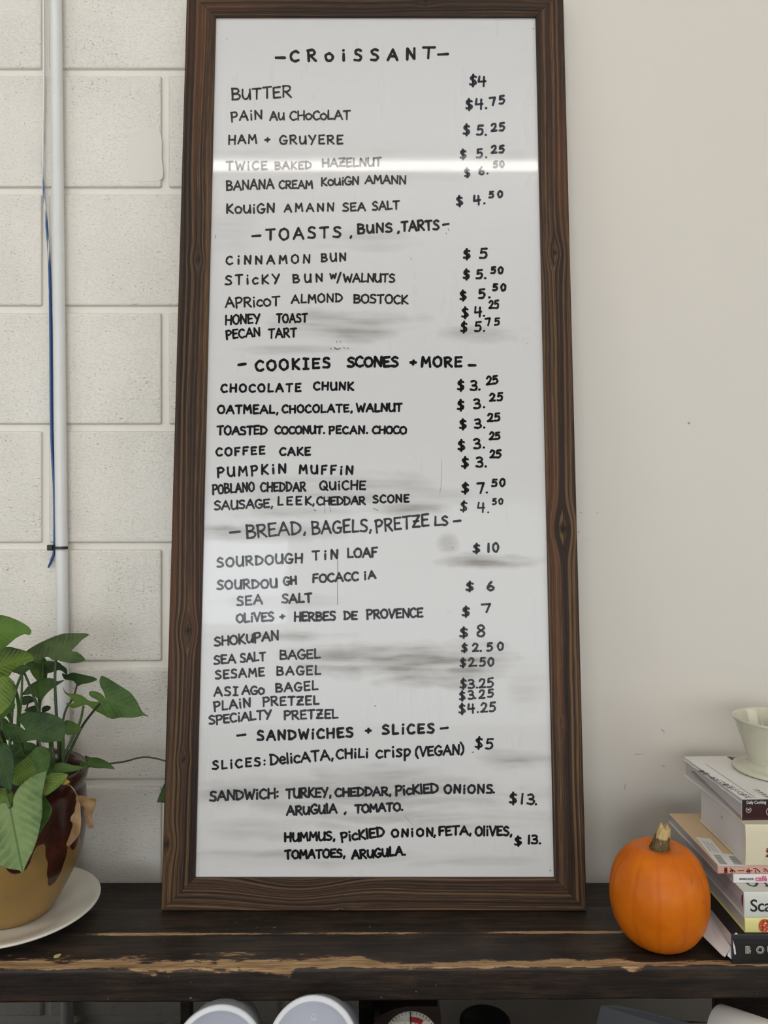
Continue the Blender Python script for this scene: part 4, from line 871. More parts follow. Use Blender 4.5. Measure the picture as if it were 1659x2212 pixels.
# runner with its small leaves
q = leaf('leaf', [(715, 192), (728, 182), (760, 196), (772, 188), (760, 134), (810, 148), (870, 152), (920, 168), (965, 192), (1000, 222), (1022, 252), (940, 246), (870, 246), (800, 236), (768, 220), (740, 232), (720, 240), (712, 212)], 1.13, 'leaf_mid', (765, 205), (1020, 250), .2, -.7, .15, off=1600, label='small leaf on the runner right of the pot')
stalk(q, [(765, 205, 1.13), (730, 235, 1.13), (650, 250, 1.12), (560, 240, 1.11)], off=1600, r=.0016)
V, Fc = tube([at(x / 4.1475, 1600 + y / 4.1475, Y) - PL for x, y, Y in [(560, 215, 1.10), (660, 250, 1.13), (760, 238, 1.17), (900, 215, 1.20), (1000, 203, 1.22), (1130, 184, 1.24), (1250, 152, 1.25), (1360, 152, 1.25), (1490, 186, 1.25), (1560, 230, 1.25), (1540, 350, 1.25)]], [.0016, .0014], 8, 8)
mesh_obj('runner', V, Fc, M['stem'], t_p, True)['label'] = 'long thin runner reaching behind the menu board'
q = leaf('leaf', [(1480, 375), (1440, 460), (1408, 546), (1440, 552), (1490, 556), (1570, 520), (1590, 430), (1540, 370)], 1.25, 'leaf_mid', (1540, 380), (1420, 548), .1, -.3, .2, off=1600, label='leaf peeking out behind the menu board frame')
# the far side of the plant, turned about the pot
own = [c for c in t_p.children if c.name.startswith('leaf')]
for i, dz, sc_ in ((1, 168, .95), (3, 195, 1.0), (5, 176, 1.05), (7, 205, .9), (9, 160, .8), (12, 188, 1.1), (16, 200, .9), (18, 172, .8), (21, 215, .75)):
    src = own[i]; c = src.copy(); COL.objects.link(c); c.parent = t_p; c.rotation_euler = (0, 0, R(dz)); c.scale = (sc_, sc_, 1)
    if 'label' in c: del c['label']
    for g in src.children:
        d = g.copy(); COL.objects.link(d); d.parent = c
# dried leaves
V, Fc = tube([at(x / 4.1475, 1600 + y / 4.1475, Y) - PL for x, y, Y in [(575, 392, 1.03), (620, 398, 1.025), (650, 425, 1.02), (680, 470, 1.02), (700, 520, 1.018), (690, 600, 1.015)]], [.0009, .0007], 6, 6)
mesh_obj('dried_stalk', V, Fc, M['leaf_dry'], t_p, True, {'lu': [0.5] * len(V), 'lv': [.5] * len(V)})
leaf('dried_leaf', [(680, 505), (715, 492), (770, 502), (820, 512), (858, 522), (855, 570), (830, 650), (822, 700), (838, 770), (820, 784), (795, 780), (770, 720), (752, 640), (745, 592), (720, 585), (690, 560)], 1.025, 'leaf_dry', (700, 520), (820, 780), .3, -.1, .4, off=1600, wav=.004, step=7)
leaf('dried_leaf', [(690, 545), (715, 570), (722, 650), (728, 720), (722, 790), (705, 850), (660, 905), (618, 945), (594, 934), (612, 880), (640, 800), (652, 745), (632, 715), (636, 680), (665, 640), (675, 590)], 1.012, 'leaf_dry', (690, 560), (605, 940), -.3, -.1, .5, off=1600, wav=.004, step=7)
# fallen scrap of leaf
o = mesh_obj('leaf_scrap', *[(lambda P: ([p for p in P] + [p + Vector((0, 0, .0012)) for p in P], [tuple(range(len(P)))[::-1], tuple(range(len(P), 2 * len(P)))] + [(i, (i + 1) % len(P), len(P) + (i + 1) % len(P), len(P) + i) for i in range(len(P))]))([on_z(x, y, ZS + .0003) for x, y in catmull([(116, 2069), (118, 2065), (125, 2063), (132, 2062), (128, 2067), (122, 2069)], 4, True)])][0], plain('pale_leaf', lin(196, 190, 110), .5))
tag(o, 'tiny pale yellow leaf scrap lying on the shelf below the plate', 'leaf')

# ------------------------------------------------------------------ pumpkin
t_k = thing('pumpkin', 'small round orange pumpkin standing between the menu board and the books', 'pumpkin', (.3805, 1.060, ZS), (0, R(-1.0), R(20)))
RP, HP = .0660, .1410
prof = []
for a in np.linspace(-90, 90, 60):
    ca, sa = math.cos(R(a)), math.sin(R(a))
    r = RP * (abs(ca) ** (.74 if a > 0 else .76)); z = HP / 2 + HP / 2 * (np.sign(sa) * abs(sa) ** .95)
    if a > 62: z -= .012 * ((a - 62) / 28) ** 2
    if a < -60: z += .006 * ((-60 - a) / 30) ** 2
    prof.append((max(r, 1e-5), z))
zmin = min(p[1] for p in prof); prof = [(r, z - zmin) for r, z in prof]
NG = 11; phs = [random.uniform(-.09, .09) for _ in range(NG)]
def gro(t):
    d = min(abs((t - (2 * math.pi * k / NG + phs[k]) + math.pi) % (2 * math.pi) - math.pi) for k in range(NG)); return math.exp(-(d / .055) ** 2)
def frp(t, i): return 1 - .017 * gro(t) * (.4 + .6 * abs(i / 30 - 1)) + .006 * math.sin(2 * t + 1) + .004 * math.sin(3 * t)
V, Fc = lathe(prof, 220, frp)
grv = [gro(2 * math.pi * j / 220) for j in range(220) for _ in prof]
mesh_obj('pumpkin_body', V, Fc, M['pumpkin'], t_k, True, {'groove': grv})
def m_stem():
    m = N('pumpkin_stem'); cut = m.attr('cut'); co = m.coord(); n = m.noise(m.mapv(co, (400, 400, 60)), 1.0, 3, .6)
    br = m.ramp(n, [(.35, lin(52, 40, 22)), (.55, lin(94, 76, 42)), (.7, lin(130, 108, 66))])
    return m.out(m.mix(m.rng(m.math('ADD', cut, m.math('MULTIPLY', m.math('SUBTRACT', n, .5), .7)), .45, .6), br, m.mix(n, lin(202, 176, 124), lin(160, 128, 80))), .75, m.bump(n, .5, .001))
V = []; Fc = []; cut = []; ns, nr = 48, 26
ztop = prof[-1][1]
for i in range(nr):
    f = i / (nr - 1); rad = np.interp(f, [0, .12, .35, .7, .9, 1], [.0155, .0135, .0112, .0090, .0072, .0060])
    cx, cy = .010 * f ** 1.3, .0; z = ztop - .002 + .034 * f
    for k in range(ns):
        t = 2 * math.pi * k / ns; rr = rad * (1 + .16 * abs(math.cos(2.5 * t + f * .8)) - .08)
        jag = .0035 * (mnoise.noise(Vector((math.cos(t) * 2, math.sin(t) * 2, 1))) + .2 - .6 * math.sin(t + 2.6)) * f * f * 1.6
        V.append((cx + rr * math.cos(t), cy + rr * math.sin(t), z + jag)); cut.append(min(1, max(0, (f - .52) * 2.6 + .25 * math.cos(t + 2.2))))
for i in range(nr - 1):
    for k in range(ns): k2 = (k + 1) % ns; Fc.append((i * ns + k, i * ns + k2, (i + 1) * ns + k2, (i + 1) * ns + k))
V.append((.010, 0, ztop + .029)); cut.append(1)
for k in range(ns): Fc.append(((nr - 1) * ns + k, (nr - 1) * ns + (k + 1) % ns, len(V) - 1))
o = mesh_obj('pumpkin_stem', V, Fc, m_stem(), t_k, True, {'cut': cut}); o.rotation_euler = (0, 0, R(-20)); o['label'] = 'woody cut stem'

# ------------------------------------------------------------------ books
def text_mesh(body, size, spacing=1.0, bold=0.0):
    cu = bpy.data.curves.new('t', 'FONT'); cu.body = body; cu.size = size; cu.space_character = spacing; cu.offset = bold; cu.extrude = .00012
    cu.fill_mode = 'BOTH'; cu.resolution_u = 4
    ob = bpy.data.objects.new('t', cu); COL.objects.link(ob)
    dg = bpy.context.evaluated_depsgraph_get(); me = bpy.data.meshes.new_from_object(ob.evaluated_get(dg))
    COL.objects.unlink(ob); bpy.data.objects.remove(ob); return me
def put_text(name, body, size, mtx, m, parent, spacing=1.0, bold=0.0, label=None, width=None):
    me = text_mesh(body, size, spacing, bold)
    if width:
        xs = [v.co.x for v in me.vertices]
        if xs: me.transform(Matrix.Diagonal((width / (max(xs) - min(xs)), 1, 1, 1)))
    me.transform(mtx); me.materials.clear(); me.materials.append(m)
    o = link(bpy.data.objects.new(name, me), parent)
    if label: o['label'] = label
    return o
SPINE = Matrix.Rotation(R(90), 4, 'X')                   # text plane onto the book's spine, which faces -y
def book(label, x, y, z, wd, dp, th, cover, pages, rz=0.0, board=.0018, over=.003, group='stacked cookbooks', page_x0=None, soft=False):
    """x,y: left front corner of the spine; the book runs right (wd) and back (dp)"""
    t = thing('book', label, 'book', (x, y, z), (0, 0, R(rz)), group)
    bm = bmesh.new()
    add_box(bm, 0, wd, 0, dp, 0, board, .0006, 1); add_box(bm, 0, wd, 0, dp, th - board, th, .0006, 1)
    # rounded spine
    ns = 8; vs = []
    for xx in (0, wd):
        row = []
        for k in range(ns + 1):
            a = -math.pi / 2 + math.pi * k / ns
            bul = .0022 if not soft else .0006
            row.append(bm.verts.new((xx, -bul * math.cos(a), th / 2 + th / 2 * math.sin(a))))
        vs.append(row)
    for k in range(ns): bm.faces.new((vs[0][k], vs[1][k], vs[1][k + 1], vs[0][k + 1]))
    inner = [[bm.verts.new((v.co.x, .0016, min(max(v.co.z, board * .8), th - board * .8))) for v in row] for row in vs]
    for k in range(ns): bm.faces.new((inner[0][k + 1], inner[1][k + 1], inner[1][k], inner[0][k]))
    for k in range(ns): bm.faces.new((vs[0][k + 1], inner[0][k + 1], inner[0][k], vs[0][k])); bm.faces.new((vs[1][k], inner[1][k], inner[1][k + 1], vs[1][k + 1]))
    bm_obj('cover', bm, cover, t)
    bm = bmesh.new(); add_box(bm, over, wd - over, .0018, dp - over, board, th - board); bm_obj('page_block', bm, pages, t)
    return t
white_pages = m_pages('white_pages', (.70, .68, .64)); grey_pages = m_pages('grey_white_pages', (.60, .57, .55)); cream_pages = m_pages('cream_pages', (.66, .60, .48))
blk = plain('black_cloth', (.013, .0105, .010), .45, .2, 60); paper = plain('white_paper', (.72, .69, .66), .7, .05, 30)
h0 = .0; z = ZS
def zof(y, Y): return ZC - (y - CY) / F * Y
# 1 black book
b1 = book('large black book at the bottom of the stack, white outlined capitals on spine', .4565, 1.0085, z + .0004, .30, .255, .0388, blk, white_pages)
goldm = plain('pale_print', (.66, .60, .50), .5)
x0 = (1608 - CX) / F * 1.0085 - .4565
for i, ch in enumerate('BOU'):
    xx = x0 + i * .0145
    put_text('spine_letter', ch, .0125, Matrix.Translation((xx, -.0024, .0150)) @ SPINE, goldm, b1, 1.0, .0006, 'pale outlined letter %s' % ch)
    put_text('spine_letter', ch, .0125, Matrix.Translation((xx, -.0027, .0150)) @ SPINE, blk, b1, 1.0, -.00022, 'dark fill of letter %s' % ch)
# torn white paper corner and the loose flap at its left side
def sheet(name, pts3, m, parent, th=.0006, loc=Vector((0, 0, 0))):
    V = [Vector(p) - loc for p in pts3]; n = len(V)
    o = mesh_obj(name, V, [tuple(range(n))], m, parent); md = o.modifiers.new('thickness', 'SOLIDIFY'); md.thickness = th; md.offset = 0; return o
L1 = b1.location
sheet('torn_paper_corner', [at(1582.5, 2030, 1.0068), at(1588, 2046, 1.0062), at(1590, 2061, 1.0062), at(1586.5, 2062, 1.0066), at(1584, 2048, 1.0066)], paper, b1, .0005, L1)
sheet('torn_paper_corner', [at(1586, 2018, 1.0083), at(1590, 2014.5, 1.010), at(1594, 2018, 1.0078)], paper, b1, .0005, L1)
V = [at(1523, 1992, 1.085), at(1537, 1978, 1.085), at(1578, 2047, 1.012), at(1565.5, 2067, 1.003), at(1559, 2063, 1.006), at(1512, 2016, 1.062)]
t = thing('paper_flap', 'folded white paper slip poking out beside the black book, behind the pumpkin', 'paper', V[3]); 
W0 = t.location.copy()
fl = [at(1500, 1990, 1.075), at(1536, 1974, 1.085), at(1578, 2046, 1.0135)]; lo = [at(1490, 2000, 1.062), at(1528, 1990, 1.07), at(1565, 2066, 1.008)]
sheet('paper_sheet', [at(1505, 1998, 1.066), at(1522, 1976, 1.085), at(1578.5, 2046, 1.012), at(1566, 2067, 1.0065), at(1560, 2064, 1.008), at(1508, 2012, 1.060)], paper, t, .0007, W0)
sheet('paper_sheet', [at(1522, 1976, 1.0855), at(1536, 1974, 1.088), at(1583, 2052, 1.0125), at(1583, 2074, 1.0095), at(1571, 2064, 1.0085), at(1578.5, 2046, 1.0125)], paper, t, .0007, W0)
z += .0394
# 2 yellow book
yel = plain('pale_yellow_cover', lin(222, 214, 140), .45, .04)
b2 = book('book with pale yellow spine and round red badge, second from the bottom', .4745, 1.0117, z, .21, .205, .0196, yel, grey_pages)
bx = (1651 - CX) / F * 1.0117 - .4745; bz = .0100
def badge(parent):
    V = []; nb = 48
    for ring, rr in ((0, 1.0),):
        for k in range(nb): a = 2 * math.pi * k / nb; q = .0087 * (1 + .06 * (1 if k % 2 else -1)); V.append((bx + q * math.cos(a), -.0024, bz + q * math.sin(a)))
    o = mesh_obj('round_badge', V, [tuple(range(nb))[::-1]], None, parent); md = o.modifiers.new('t', 'SOLIDIFY'); md.thickness = .0002
    m = N('red_badge'); n = m.noise(m.coord(), 330, 2); o.data.materials.append(m.out(m.ramp(n, [(.38, lin(150, 26, 22)), (.5, lin(196, 92, 36)), (.58, lin(160, 34, 26)), (.68, lin(232, 206, 170))]), .5)); o['label'] = 'scalloped red and orange round badge'
badge(b2)
z += .0199
# 3 white-green book, sideways title on cover
wg = plain('pale_green_white_cover', (.66, .67, .60), .4, .03); inkb = plain('black_print', (.015, .015, .016), .5)
b3 = book('thick pale book with black printed spine title, above the yellow one', .4735, 1.0117, z, .21, .205, .0335, wg, m_pages('lilac_page_edge', (.50, .47, .49), 2, 300))
put_text('spine_title', 'Scan', .0225, Matrix.Translation(((1618 - CX) / F * 1.0117 - .4735, -.0026, .0092)) @ SPINE, inkb, b3, .95, .00018, 'black printed spine title')
put_text('cover_title', 'So', .040, Matrix.Translation((.0415, .012, .0337)) @ Matrix.Rotation(R(90), 4, 'Z'), inkb, b3, 1.0, -.0004)
put_text('cover_title', 'fri', .040, Matrix.Translation((.0780, .012, .0337)) @ Matrix.Rotation(R(90), 4, 'Z'), inkb, b3, 1.0, -.0004)
V = [(-.0002, .006 + .0055 * math.cos(a), .0185 + .0085 * math.sin(a)) for a in np.linspace(0, 2 * math.pi, 25)[:-1]]
redm = plain('dark_red_print', lin(110, 22, 50), .5)
o = mesh_obj('page_edge_stamp', [(x + .0029, y, zz) for x, y, zz in V], [tuple(range(24))], redm, b3); md = o.modifiers.new('t', 'SOLIDIFY'); md.thickness = .0003
z += .0339
# 4 thin cafe book
cw = plain('white_gloss_cover', (.72, .70, .68), .35, .03)
b4 = book('thin white paperback with pink word on its spine, under the pink cake book', .4707, 1.0357, z, .15, .19, .0118, cw, grey_pages, soft=True, over=.0008, board=.0006)
pk = plain('pink_print', lin(214, 96, 130), .5); gy = plain('grey_print', (.12, .115, .11), .5)
put_text('spine_title', 'café', .0098, Matrix.Translation(((1631 - CX) / F * 1.0357 - .4707, -.0010, .0030)) @ SPINE, pk, b4, 1.0, .0003, 'pink spine word')
put_text('spine_print', 'MARBLE BOOK', .0030, Matrix.Translation(((1596.5 - CX) / F * 1.0357 - .4707, -.0010, .0046)) @ SPINE, gy, b4, 1.0, .00016, 'small grey imprint', .0195)
z += .0122
# 5 pink-tan cake book with barcode sticker
m = N('tan_pink_cover'); xx = m.sep(m.coord()); tanc = m.out(m.mix(m.rng(xx[1], .006, .0), lin(206, 176, 136), lin(206, 160, 142)), .35)
b5 = book('thin tan book with red Japanese spine lettering and barcode label', .4500, 1.0367, z, .20, .178, .0112, tanc, m_pages('grey_pages', (.45, .43, .43)), rz=1.0, soft=True, over=.0006, board=.0007)
redk = plain('deep_red_print', lin(112, 18, 28), .5)
def strokes(name, segs, parent, m, plane, label=None, wd=.0011, pre=None):
    """brush strokes on a book's face; plane maps (u,v) to the book's own space"""
    bm = bmesh.new()
    for pts in segs:
        P = [np.array(pre(*p) if pre else p) for p in pts]
        if len(P) > 2: P = catmull(P, 4)
        for i, (a, b) in enumerate(zip(P[:-1], P[1:])):
            t = b - a; L = np.linalg.norm(t); t = t / L; nn = np.array((-t[1], t[0])) * wd / 2
            a2 = a - t * wd * .2; b2 = b + t * wd * .2
            bm.faces.new([bm.verts.new(plane(*q)) for q in (a2 + nn, a2 - nn, b2 - nn, b2 + nn)])
    o = bm_obj(name, bm, m, parent); md = o.modifiers.new('t', 'SOLIDIFY'); md.thickness = .00015; md.offset = 0
    if label: o['label'] = label
    return o
k5 = 1.0367 / F
def sp5(x, y): return (((1560 + x / 16.757) - CX) * k5 - .4500, -.0010, .0112 - ((1860 + y / 16.757) - 1871.2) * k5 + .0002)
strokes('spine_title', [[(75, 370), (165, 370)], [(300, 290), (320, 360), (270, 420)], [(310, 360), (390, 360), (460, 430)], [(370, 370), (350, 430), (330, 440)], [(560, 385), (775, 380)],
        [(860, 410), (1075, 380)], [(900, 340), (930, 470)], [(950, 300), (990, 465)], [(1120, 300), (1240, 320), (1360, 440)], [(1190, 360), (1210, 465)], [(1480, 320), (1560, 330), (1640, 420)], [(1500, 380), (1540, 420)], [(1710, 310), (1800, 330), (1900, 440)], [(1760, 380), (1780, 460)]], b5, redk, lambda u, v: (u, -.0010, v), 'dark red Japanese spine lettering', .0012, lambda x, y: (sp5(x, y)[0], sp5(x, y)[2]))
strokes('spine_block', [[(120, 290), (122, 455)]], b5, redk, lambda u, v: (u, -.0010, v), None, .0040, lambda x, y: (sp5(x, y)[0], sp5(x, y)[2]))
b5.rotation_euler.z = 0
lab = plain('white_label', (.74, .73, .70), .5, .02)
def top5(x, y): p = on_z(1430 + x / 7.245, 1780 + y / 7.245, z + .0113); return p - b5.location + Vector((0, 0, 0))
sheet('barcode_label', [top5(530, 205), top5(755, 228), top5(960, 468), top5(1140, 480), top5(1330, 660), top5(885, 655)], lab, b5, .0002)
bm = bmesh.new()
def bar(a, b, wv):
    a = Vector(a); b = Vector(b); d = (b - a).normalized(); nn = Vector((0, 0, 1)).cross(d) * wv / 2
    bm.faces.new([bm.verts.new(p + Vector((0, 0, .0003))) for p in (a + nn, a - nn, b - nn, b + nn)])
for i, f in enumerate(np.linspace(0, 1, 14)):
    a = top5(805 + f * 100, 490 + f * 135); b = top5(915 + f * 110, 492 + f * 140); bar(a, b, .0005 if i % 3 else .0011)
    a = top5(1045 + f * 85, 505 + f * 130); b = top5(1140 + f * 125, 508 + f * 125); bar(a, b, .0005 if (i + 1) % 3 else .0012)
for f in np.linspace(0, 1, 3): bar(top5(640 + f * 120, 262 + f * 40), top5(770 + f * 110, 430 + f * 14), .0005)
o = bm_obj('barcode', bm, plain('barcode_print', (.05, .05, .05), .6), b5)
# splayed lower pages of the tan book
sheet('loose_page', [Vector((.004, .060, -.0006)), Vector((.003, .175, -.0010)), Vector((-.0035, .170, .0015)), Vector((-.004, .12, .0020)), Vector((.0, .062, .001))], paper, b5, .0005)
z += .0116
# 6 thick cream-white book
jk = N('cream_jacket'); n6 = jk.noise(jk.coord(), 60, 4); creamj = jk.out(jk.mix(n6, (.72, .655, .47), (.62, .56, .40)), .35, jk.bump(n6, .15, .002))
whs = plain('white_page_edge', (.66, .63, .60), .6, .06, 20)
b6 = book('thickest cream-white hardback in the middle of the stack', .4860, 1.0345, z, .17, .150, .0552, creamj, whs, rz=0, over=.002)
put_text('spine_title', 'Mi', .0135, Matrix.Translation(((1653 - CX) / F * 1.0345 - .486 + .0092, -.0028, .0120)) @ SPINE @ Matrix.Rotation(R(90), 4, 'Z'), redk, b6, .95, .0003, 'dark red spine lettering')
V = [(.0019, .075 + .0011 * math.cos(a), .0355 + .0014 * math.sin(a)) for a in np.linspace(0, 2 * math.pi, 13)[:-1]]
o = mesh_obj('ink_speck', V, [tuple(range(12))], inkb, b6); md = o.modifiers.new('t', 'SOLIDIFY'); md.thickness = .0002
z += .0556
# 7 dark maroon book on top with white cover
m = N('maroon_spine_white_cover'); xx = m.sep(m.coord())
sp = m.mix(m.rng(xx[2], .0222, .0226), lin(52, 22, 22), lin(26, 20, 26))
tanc2 = m.mix(m.rng(xx[1], -.0003, .0001), sp, (.76, .73, .69)); c7 = m.out(tanc2, .32)
b7 = book('top book with white cover, dark maroon spine and black Japanese title', .4868, 1.0448, z, .21, .182, .0302, c7, grey_pages, soft=True, over=.0022, board=.0010)
b7.rotation_euler.z = R(2.5)
wp_ = plain('white_print', (.66, .62, .58), .5)
k7 = 1.0448 / F
def sx(px): return (px - 1603) * k7
put_text('spine_title', 'Daily Cooking', .0058, Matrix.Translation((sx(1611.5), -.0014, .0240)) @ SPINE, wp_, b7, 1.0, .00012, 'white spine words', sx(1654.5) - sx(1611.5))
strokes('spine_logo', [[(sx(1610.6) + .0036 + .0034 * math.cos(a), .0157 + .0034 * math.sin(a)) for a in np.linspace(R(125), R(415), 14)]], b7, wp_, lambda u, v: (u, -.0013, v), 'white ring logo', .0014)
strokes('spine_logo', [[(sx(1610.6) + .0026, .0160), (sx(1610.6) + .0046, .0160)]], b7, wp_, lambda u, v: (u, -.0013, v), None, .0020)
strokes('spine_logo', [[(sx(1655.5) + .006 + .006 * math.cos(a), .0130 + .0058 * math.sin(a)) for a in np.linspace(0, 2 * math.pi, 20)]], b7, wp_, lambda u, v: (u, -.0016, v), None, .0012)
TOP7 = .0304
RT = Matrix.Translation((0, 0, 0))
def top7(x, y):                                          # photo point on the top cover, in the book's own space
    p = on_z(x, y, z + TOP7) - b7.location; p = Matrix.Rotation(-b7.rotation_euler.z, 4, 'Z') @ p; return p
a7 = top7(1627, 1724); e7 = top7(1518, 1664)
d7 = (e7 - a7)
put_text('cover_title', 'スポンジ生地とバター生地', .0115, Matrix.Translation((a7.x, a7.y, TOP7 - .0001)) @ Matrix.Rotation(math.atan2(d7.y, d7.x), 4, 'Z'), inkb, b7, 1.0, .0001, 'black Japanese cover title', d7.length)
bmz = [((1632, 1723.5), (1525, 1651)), ((1659, 1724), (1627, 1705))]
strokes('cover_print', [[tuple(top7(*a).xy), tuple(top7(*b).xy)] for a, b in bmz], b7, gy, lambda u, v: (u, v, TOP7 + .0001), None, .0005)
strokes('cover_print', [[tuple(top7(1634 + i * 7, 1706 + i * 4.6).xy), tuple(top7(1641 + i * 7, 1708 + i * 4.4).xy)] for i in range(4)], b7, inkb, lambda u, v: (u, v, TOP7 + .0001), None, .0016)
m = N('cover_photo'); n = m.noise(m.coord(), 90, 3); phm = m.out(m.ramp(n, [(.3, lin(96, 66, 52)), (.5, lin(176, 112, 78)), (.7, lin(206, 150, 116))]), .35)
pc = [top7(1570, 1634.3), top7(1598, 1653), top7(1700, 1653), top7(1700, 1634.3)]
sheet('cover_photo', [Vector((p.x, min(p.y, .1815), TOP7 - .0001)) for p in pc], plain('photo_edge', lin(60, 54, 56), .4), b7, .0002)
pc = [top7(1579, 1634.6), top7(1600, 1648), top7(1690, 1650), top7(1690, 1634.6)]
sheet('cover_photo', [Vector((p.x, min(p.y, .1812), TOP7 + .0001)) for p in pc], phm, b7, .0002)
# curling front cover edge and loose flap below it
def wavy(name, y0, y1, za, zb_, amp, out0, out1, m):
    V = []; Fc = []; n = 40
    for i in range(n):
        f = i / (n - 1); y = y0 + (y1 - y0) * f; o_ = out0 + (out1 - out0) * f
        zz = za + (zb_ - za) * f + amp * (fbm(f * 7, 1.0, 2, 4) - .5) * 2
        V += [(.012, y, za + (zb_ - za) * f), (.003, y, za + (zb_ - za) * f), (-o_, y, zz)]
    for i in range(n - 1): Fc += [(i * 3, i * 3 + 1, i * 3 + 4, i * 3 + 3), (i * 3 + 1, i * 3 + 2, i * 3 + 5, i * 3 + 4)]
    o = mesh_obj(name, V, Fc, m, b7, True); md = o.modifiers.new('t', 'SOLIDIFY'); md.thickness = .0006; return o
wavy('jacket_flap', .002, .181, .0238, .0262, .0016, .0012, .0030, paper)
wavy('jacket_flap', .0, .150, .0030, .0165, .0008, .001, .0035, plain('taupe_flap', lin(150, 132, 118), .5))
z7 = z + TOP7
# ------------------------------------------------------------------ coffee dripper
t = thing('coffee_dripper', 'cream ceramic coffee dripper standing on top of the book stack', 'coffee dripper', (.5945, 1.158, z7 + .0002))
cer = plain('cream_glazed_ceramic', (.60, .575, .44), .10, .04, 15, Specular_IOR_Level=.55)
prof = [(.0, .001), (.030, .001), (.032, 0), (.060, 0), (.0632, .0015), (.0642, .0035), (.0632, .0055), (.058, .0066), (.048, .0076), (.0425, .0105), (.0420, .0150)]
V, Fc = lathe(prof, 96); mesh_obj('base_flange', V, Fc, cer, t, True)
prof = [(.0400, .0100), (.0425, .0150), (.0440, .022), (.0520, .046), (.0612, .0715), (.0640, .0765), (.0645, .0785), (.0638, .0798), (.0618, .0795), (.0600, .0770), (.0510, .052), (.0380, .020), (.0250, .0125), (.0, .0120)]
V, Fc = lathe([tuple(p) for p in catmull([np.array(p) for p in prof], 5)], 240, lambda a, i: 1 - (.012 * max(0, math.cos(a * 20)) ** 6 if 48 < i < 58 else 0)); mesh_obj('cone', V, Fc, cer, t, True)
V, Fc = tube([(.042, .0, .066), (.074, 0, .072), (.098, 0, .060), (.096, 0, .036), (.062, 0, .024), (.043, 0, .026)], .0055, 10, 8); mesh_obj('handle', V, Fc, cer, t, True)

# ------------------------------------------------------------------ things under the shelf
ZL = ZS - .160
clear = N('frosted_plastic'); tubm = clear.out((.62, .66, .74), .28, None, Transmission_Weight=.35, IOR=1.3); lidm = plain('translucent_lid', (.56, .57, .64), .25, .03); rimm = plain('lid_rim', (.70, .71, .72), .25, .03)
def tub(lid, far, label):
    c = Vector(lid); d = (Vector(far) - c); L = d.length; qn = d.to_track_quat('-Z', 'Y')
    t = thing('deli_container', label, 'container', c, qn.to_euler(), 'lidded plastic tubs under the shelf')
    # local -Z runs from the lid into the tub
    pr = [(.0, -L), (.0445, -L), (.0465, -L + .003), (.0540, -.012), (.0545, -.006), (.0525, -.006), (.0520, -.012), (.0450, -L + .005), (.0, -L + .004)]
    V, Fc = lathe(pr, 72); mesh_obj('tub_body', V, Fc, tubm, t, True)
    pr = [(.0, -.0035), (.0455, -.0035), (.0475, -.0010), (.0490, -.0005)]
    V, Fc = lathe(pr, 72); o = mesh_obj('lid', V, Fc, lidm, t, True)
    pr = [(.0490, -.0005), (.0500, .0012), (.0515, .0016), (.0530, .0010), (.0545, .0014), (.0560, .0008), (.0566, -.001), (.0568, -.008), (.0552, -.008), (.0550, -.004), (.0490, -.004)]
    V, Fc = lathe(pr, 96); r = mesh_obj('lid_rim', V, Fc, rimm, o, True)
    return t, o
t1, l1 = tub(at(470, 2287, .93), at(490, 2226, 1.035), 'left one of the two lidded plastic tubs below the shelf edge')
t2, l2 = tub(at(675, 2268, .93), at(703, 2226, 1.03), 'right one of the two lidded plastic tubs below the shelf edge, embossed mark on lid')
# embossed triangular mark on the right lid
mk = l2; Wi = (Matrix.Translation(t2.location) @ t2.rotation_euler.to_matrix().to_4x4()).inverted()
def onlid(x, y):
    nrm = (Wi.inverted().to_3x3() @ Vector((0, 0, 1))); p0 = t2.location; d = at(x, y, 1.0) - Vector((0, 0, ZC)); k = (p0 - Vector((0, 0, ZC))).dot(nrm) / d.dot(nrm)
    return Wi @ (Vector((0, 0, ZC)) + d * k)
strokes('embossed_mark', [[tuple(onlid(x, y).xy) for x, y in pts] for pts in ([(671, 2203), (673, 2194), (677, 2192), (681, 2195), (680, 2200)], [(671, 2203), (677, 2204)], [(680, 2200), (684, 2204)], [(675, 2200), (679, 2206)])], l2, plain('pale_emboss', (.75, .75, .78), .4), lambda u, v: (u, v, -.0030), None, .0008)
# kitchen scale
Ys = 1.052
t = thing('kitchen_scale', 'small dark brown kitchen dial scale under the shelf right of the tubs', 'scale', (.0325, Ys, ZL)); LS = t.location
bw = plain('dark_brown_enamel', (.030, .018, .014), .4, .1); out_ = [(806, 2260), (808, 2210), (820, 2194), (850, 2180), (878, 2174), (946, 2174), (951, 2180), (954, 2212), (956, 2260)]
P = [at(x, y, Ys) - LS for x, y in out_]; P[0].z = 0.0; P[-1].z = 0.0
n = len(P); V = P + [p + Vector((0, .044, 0)) for p in P]
Fc = [tuple(range(n)), tuple(range(2 * n - 1, n - 1, -1))] + [(i, n + i, n + (i + 1) % n, (i + 1) % n) for i in range(n)]
mesh_obj('scale_body', V, Fc, bw, t)
dc = at(888, 2243, Ys) - LS; rd = 59.0 / F * Ys
V, Fc = lathe([(.0, .0012), (rd * .98, .0012), (rd, .0)], 64); o = mesh_obj('dial', V, Fc, plain('cream_dial', (.50, .47, .37), .4, .05), t, True); o.location = dc + Vector((0, -.0002, 0)); o.rotation_euler = (R(90), 0, 0)
def dp(r, a): return (r * rd * math.sin(R(a)), r * rd * math.cos(R(a)))
pl_ = lambda u, v: (u, v, .0016)
arc = np.linspace(-4, 34, 12); V = [(*dp(.62, a), .0016) for a in arc] + [(*dp(.82, a), .0016) for a in arc]
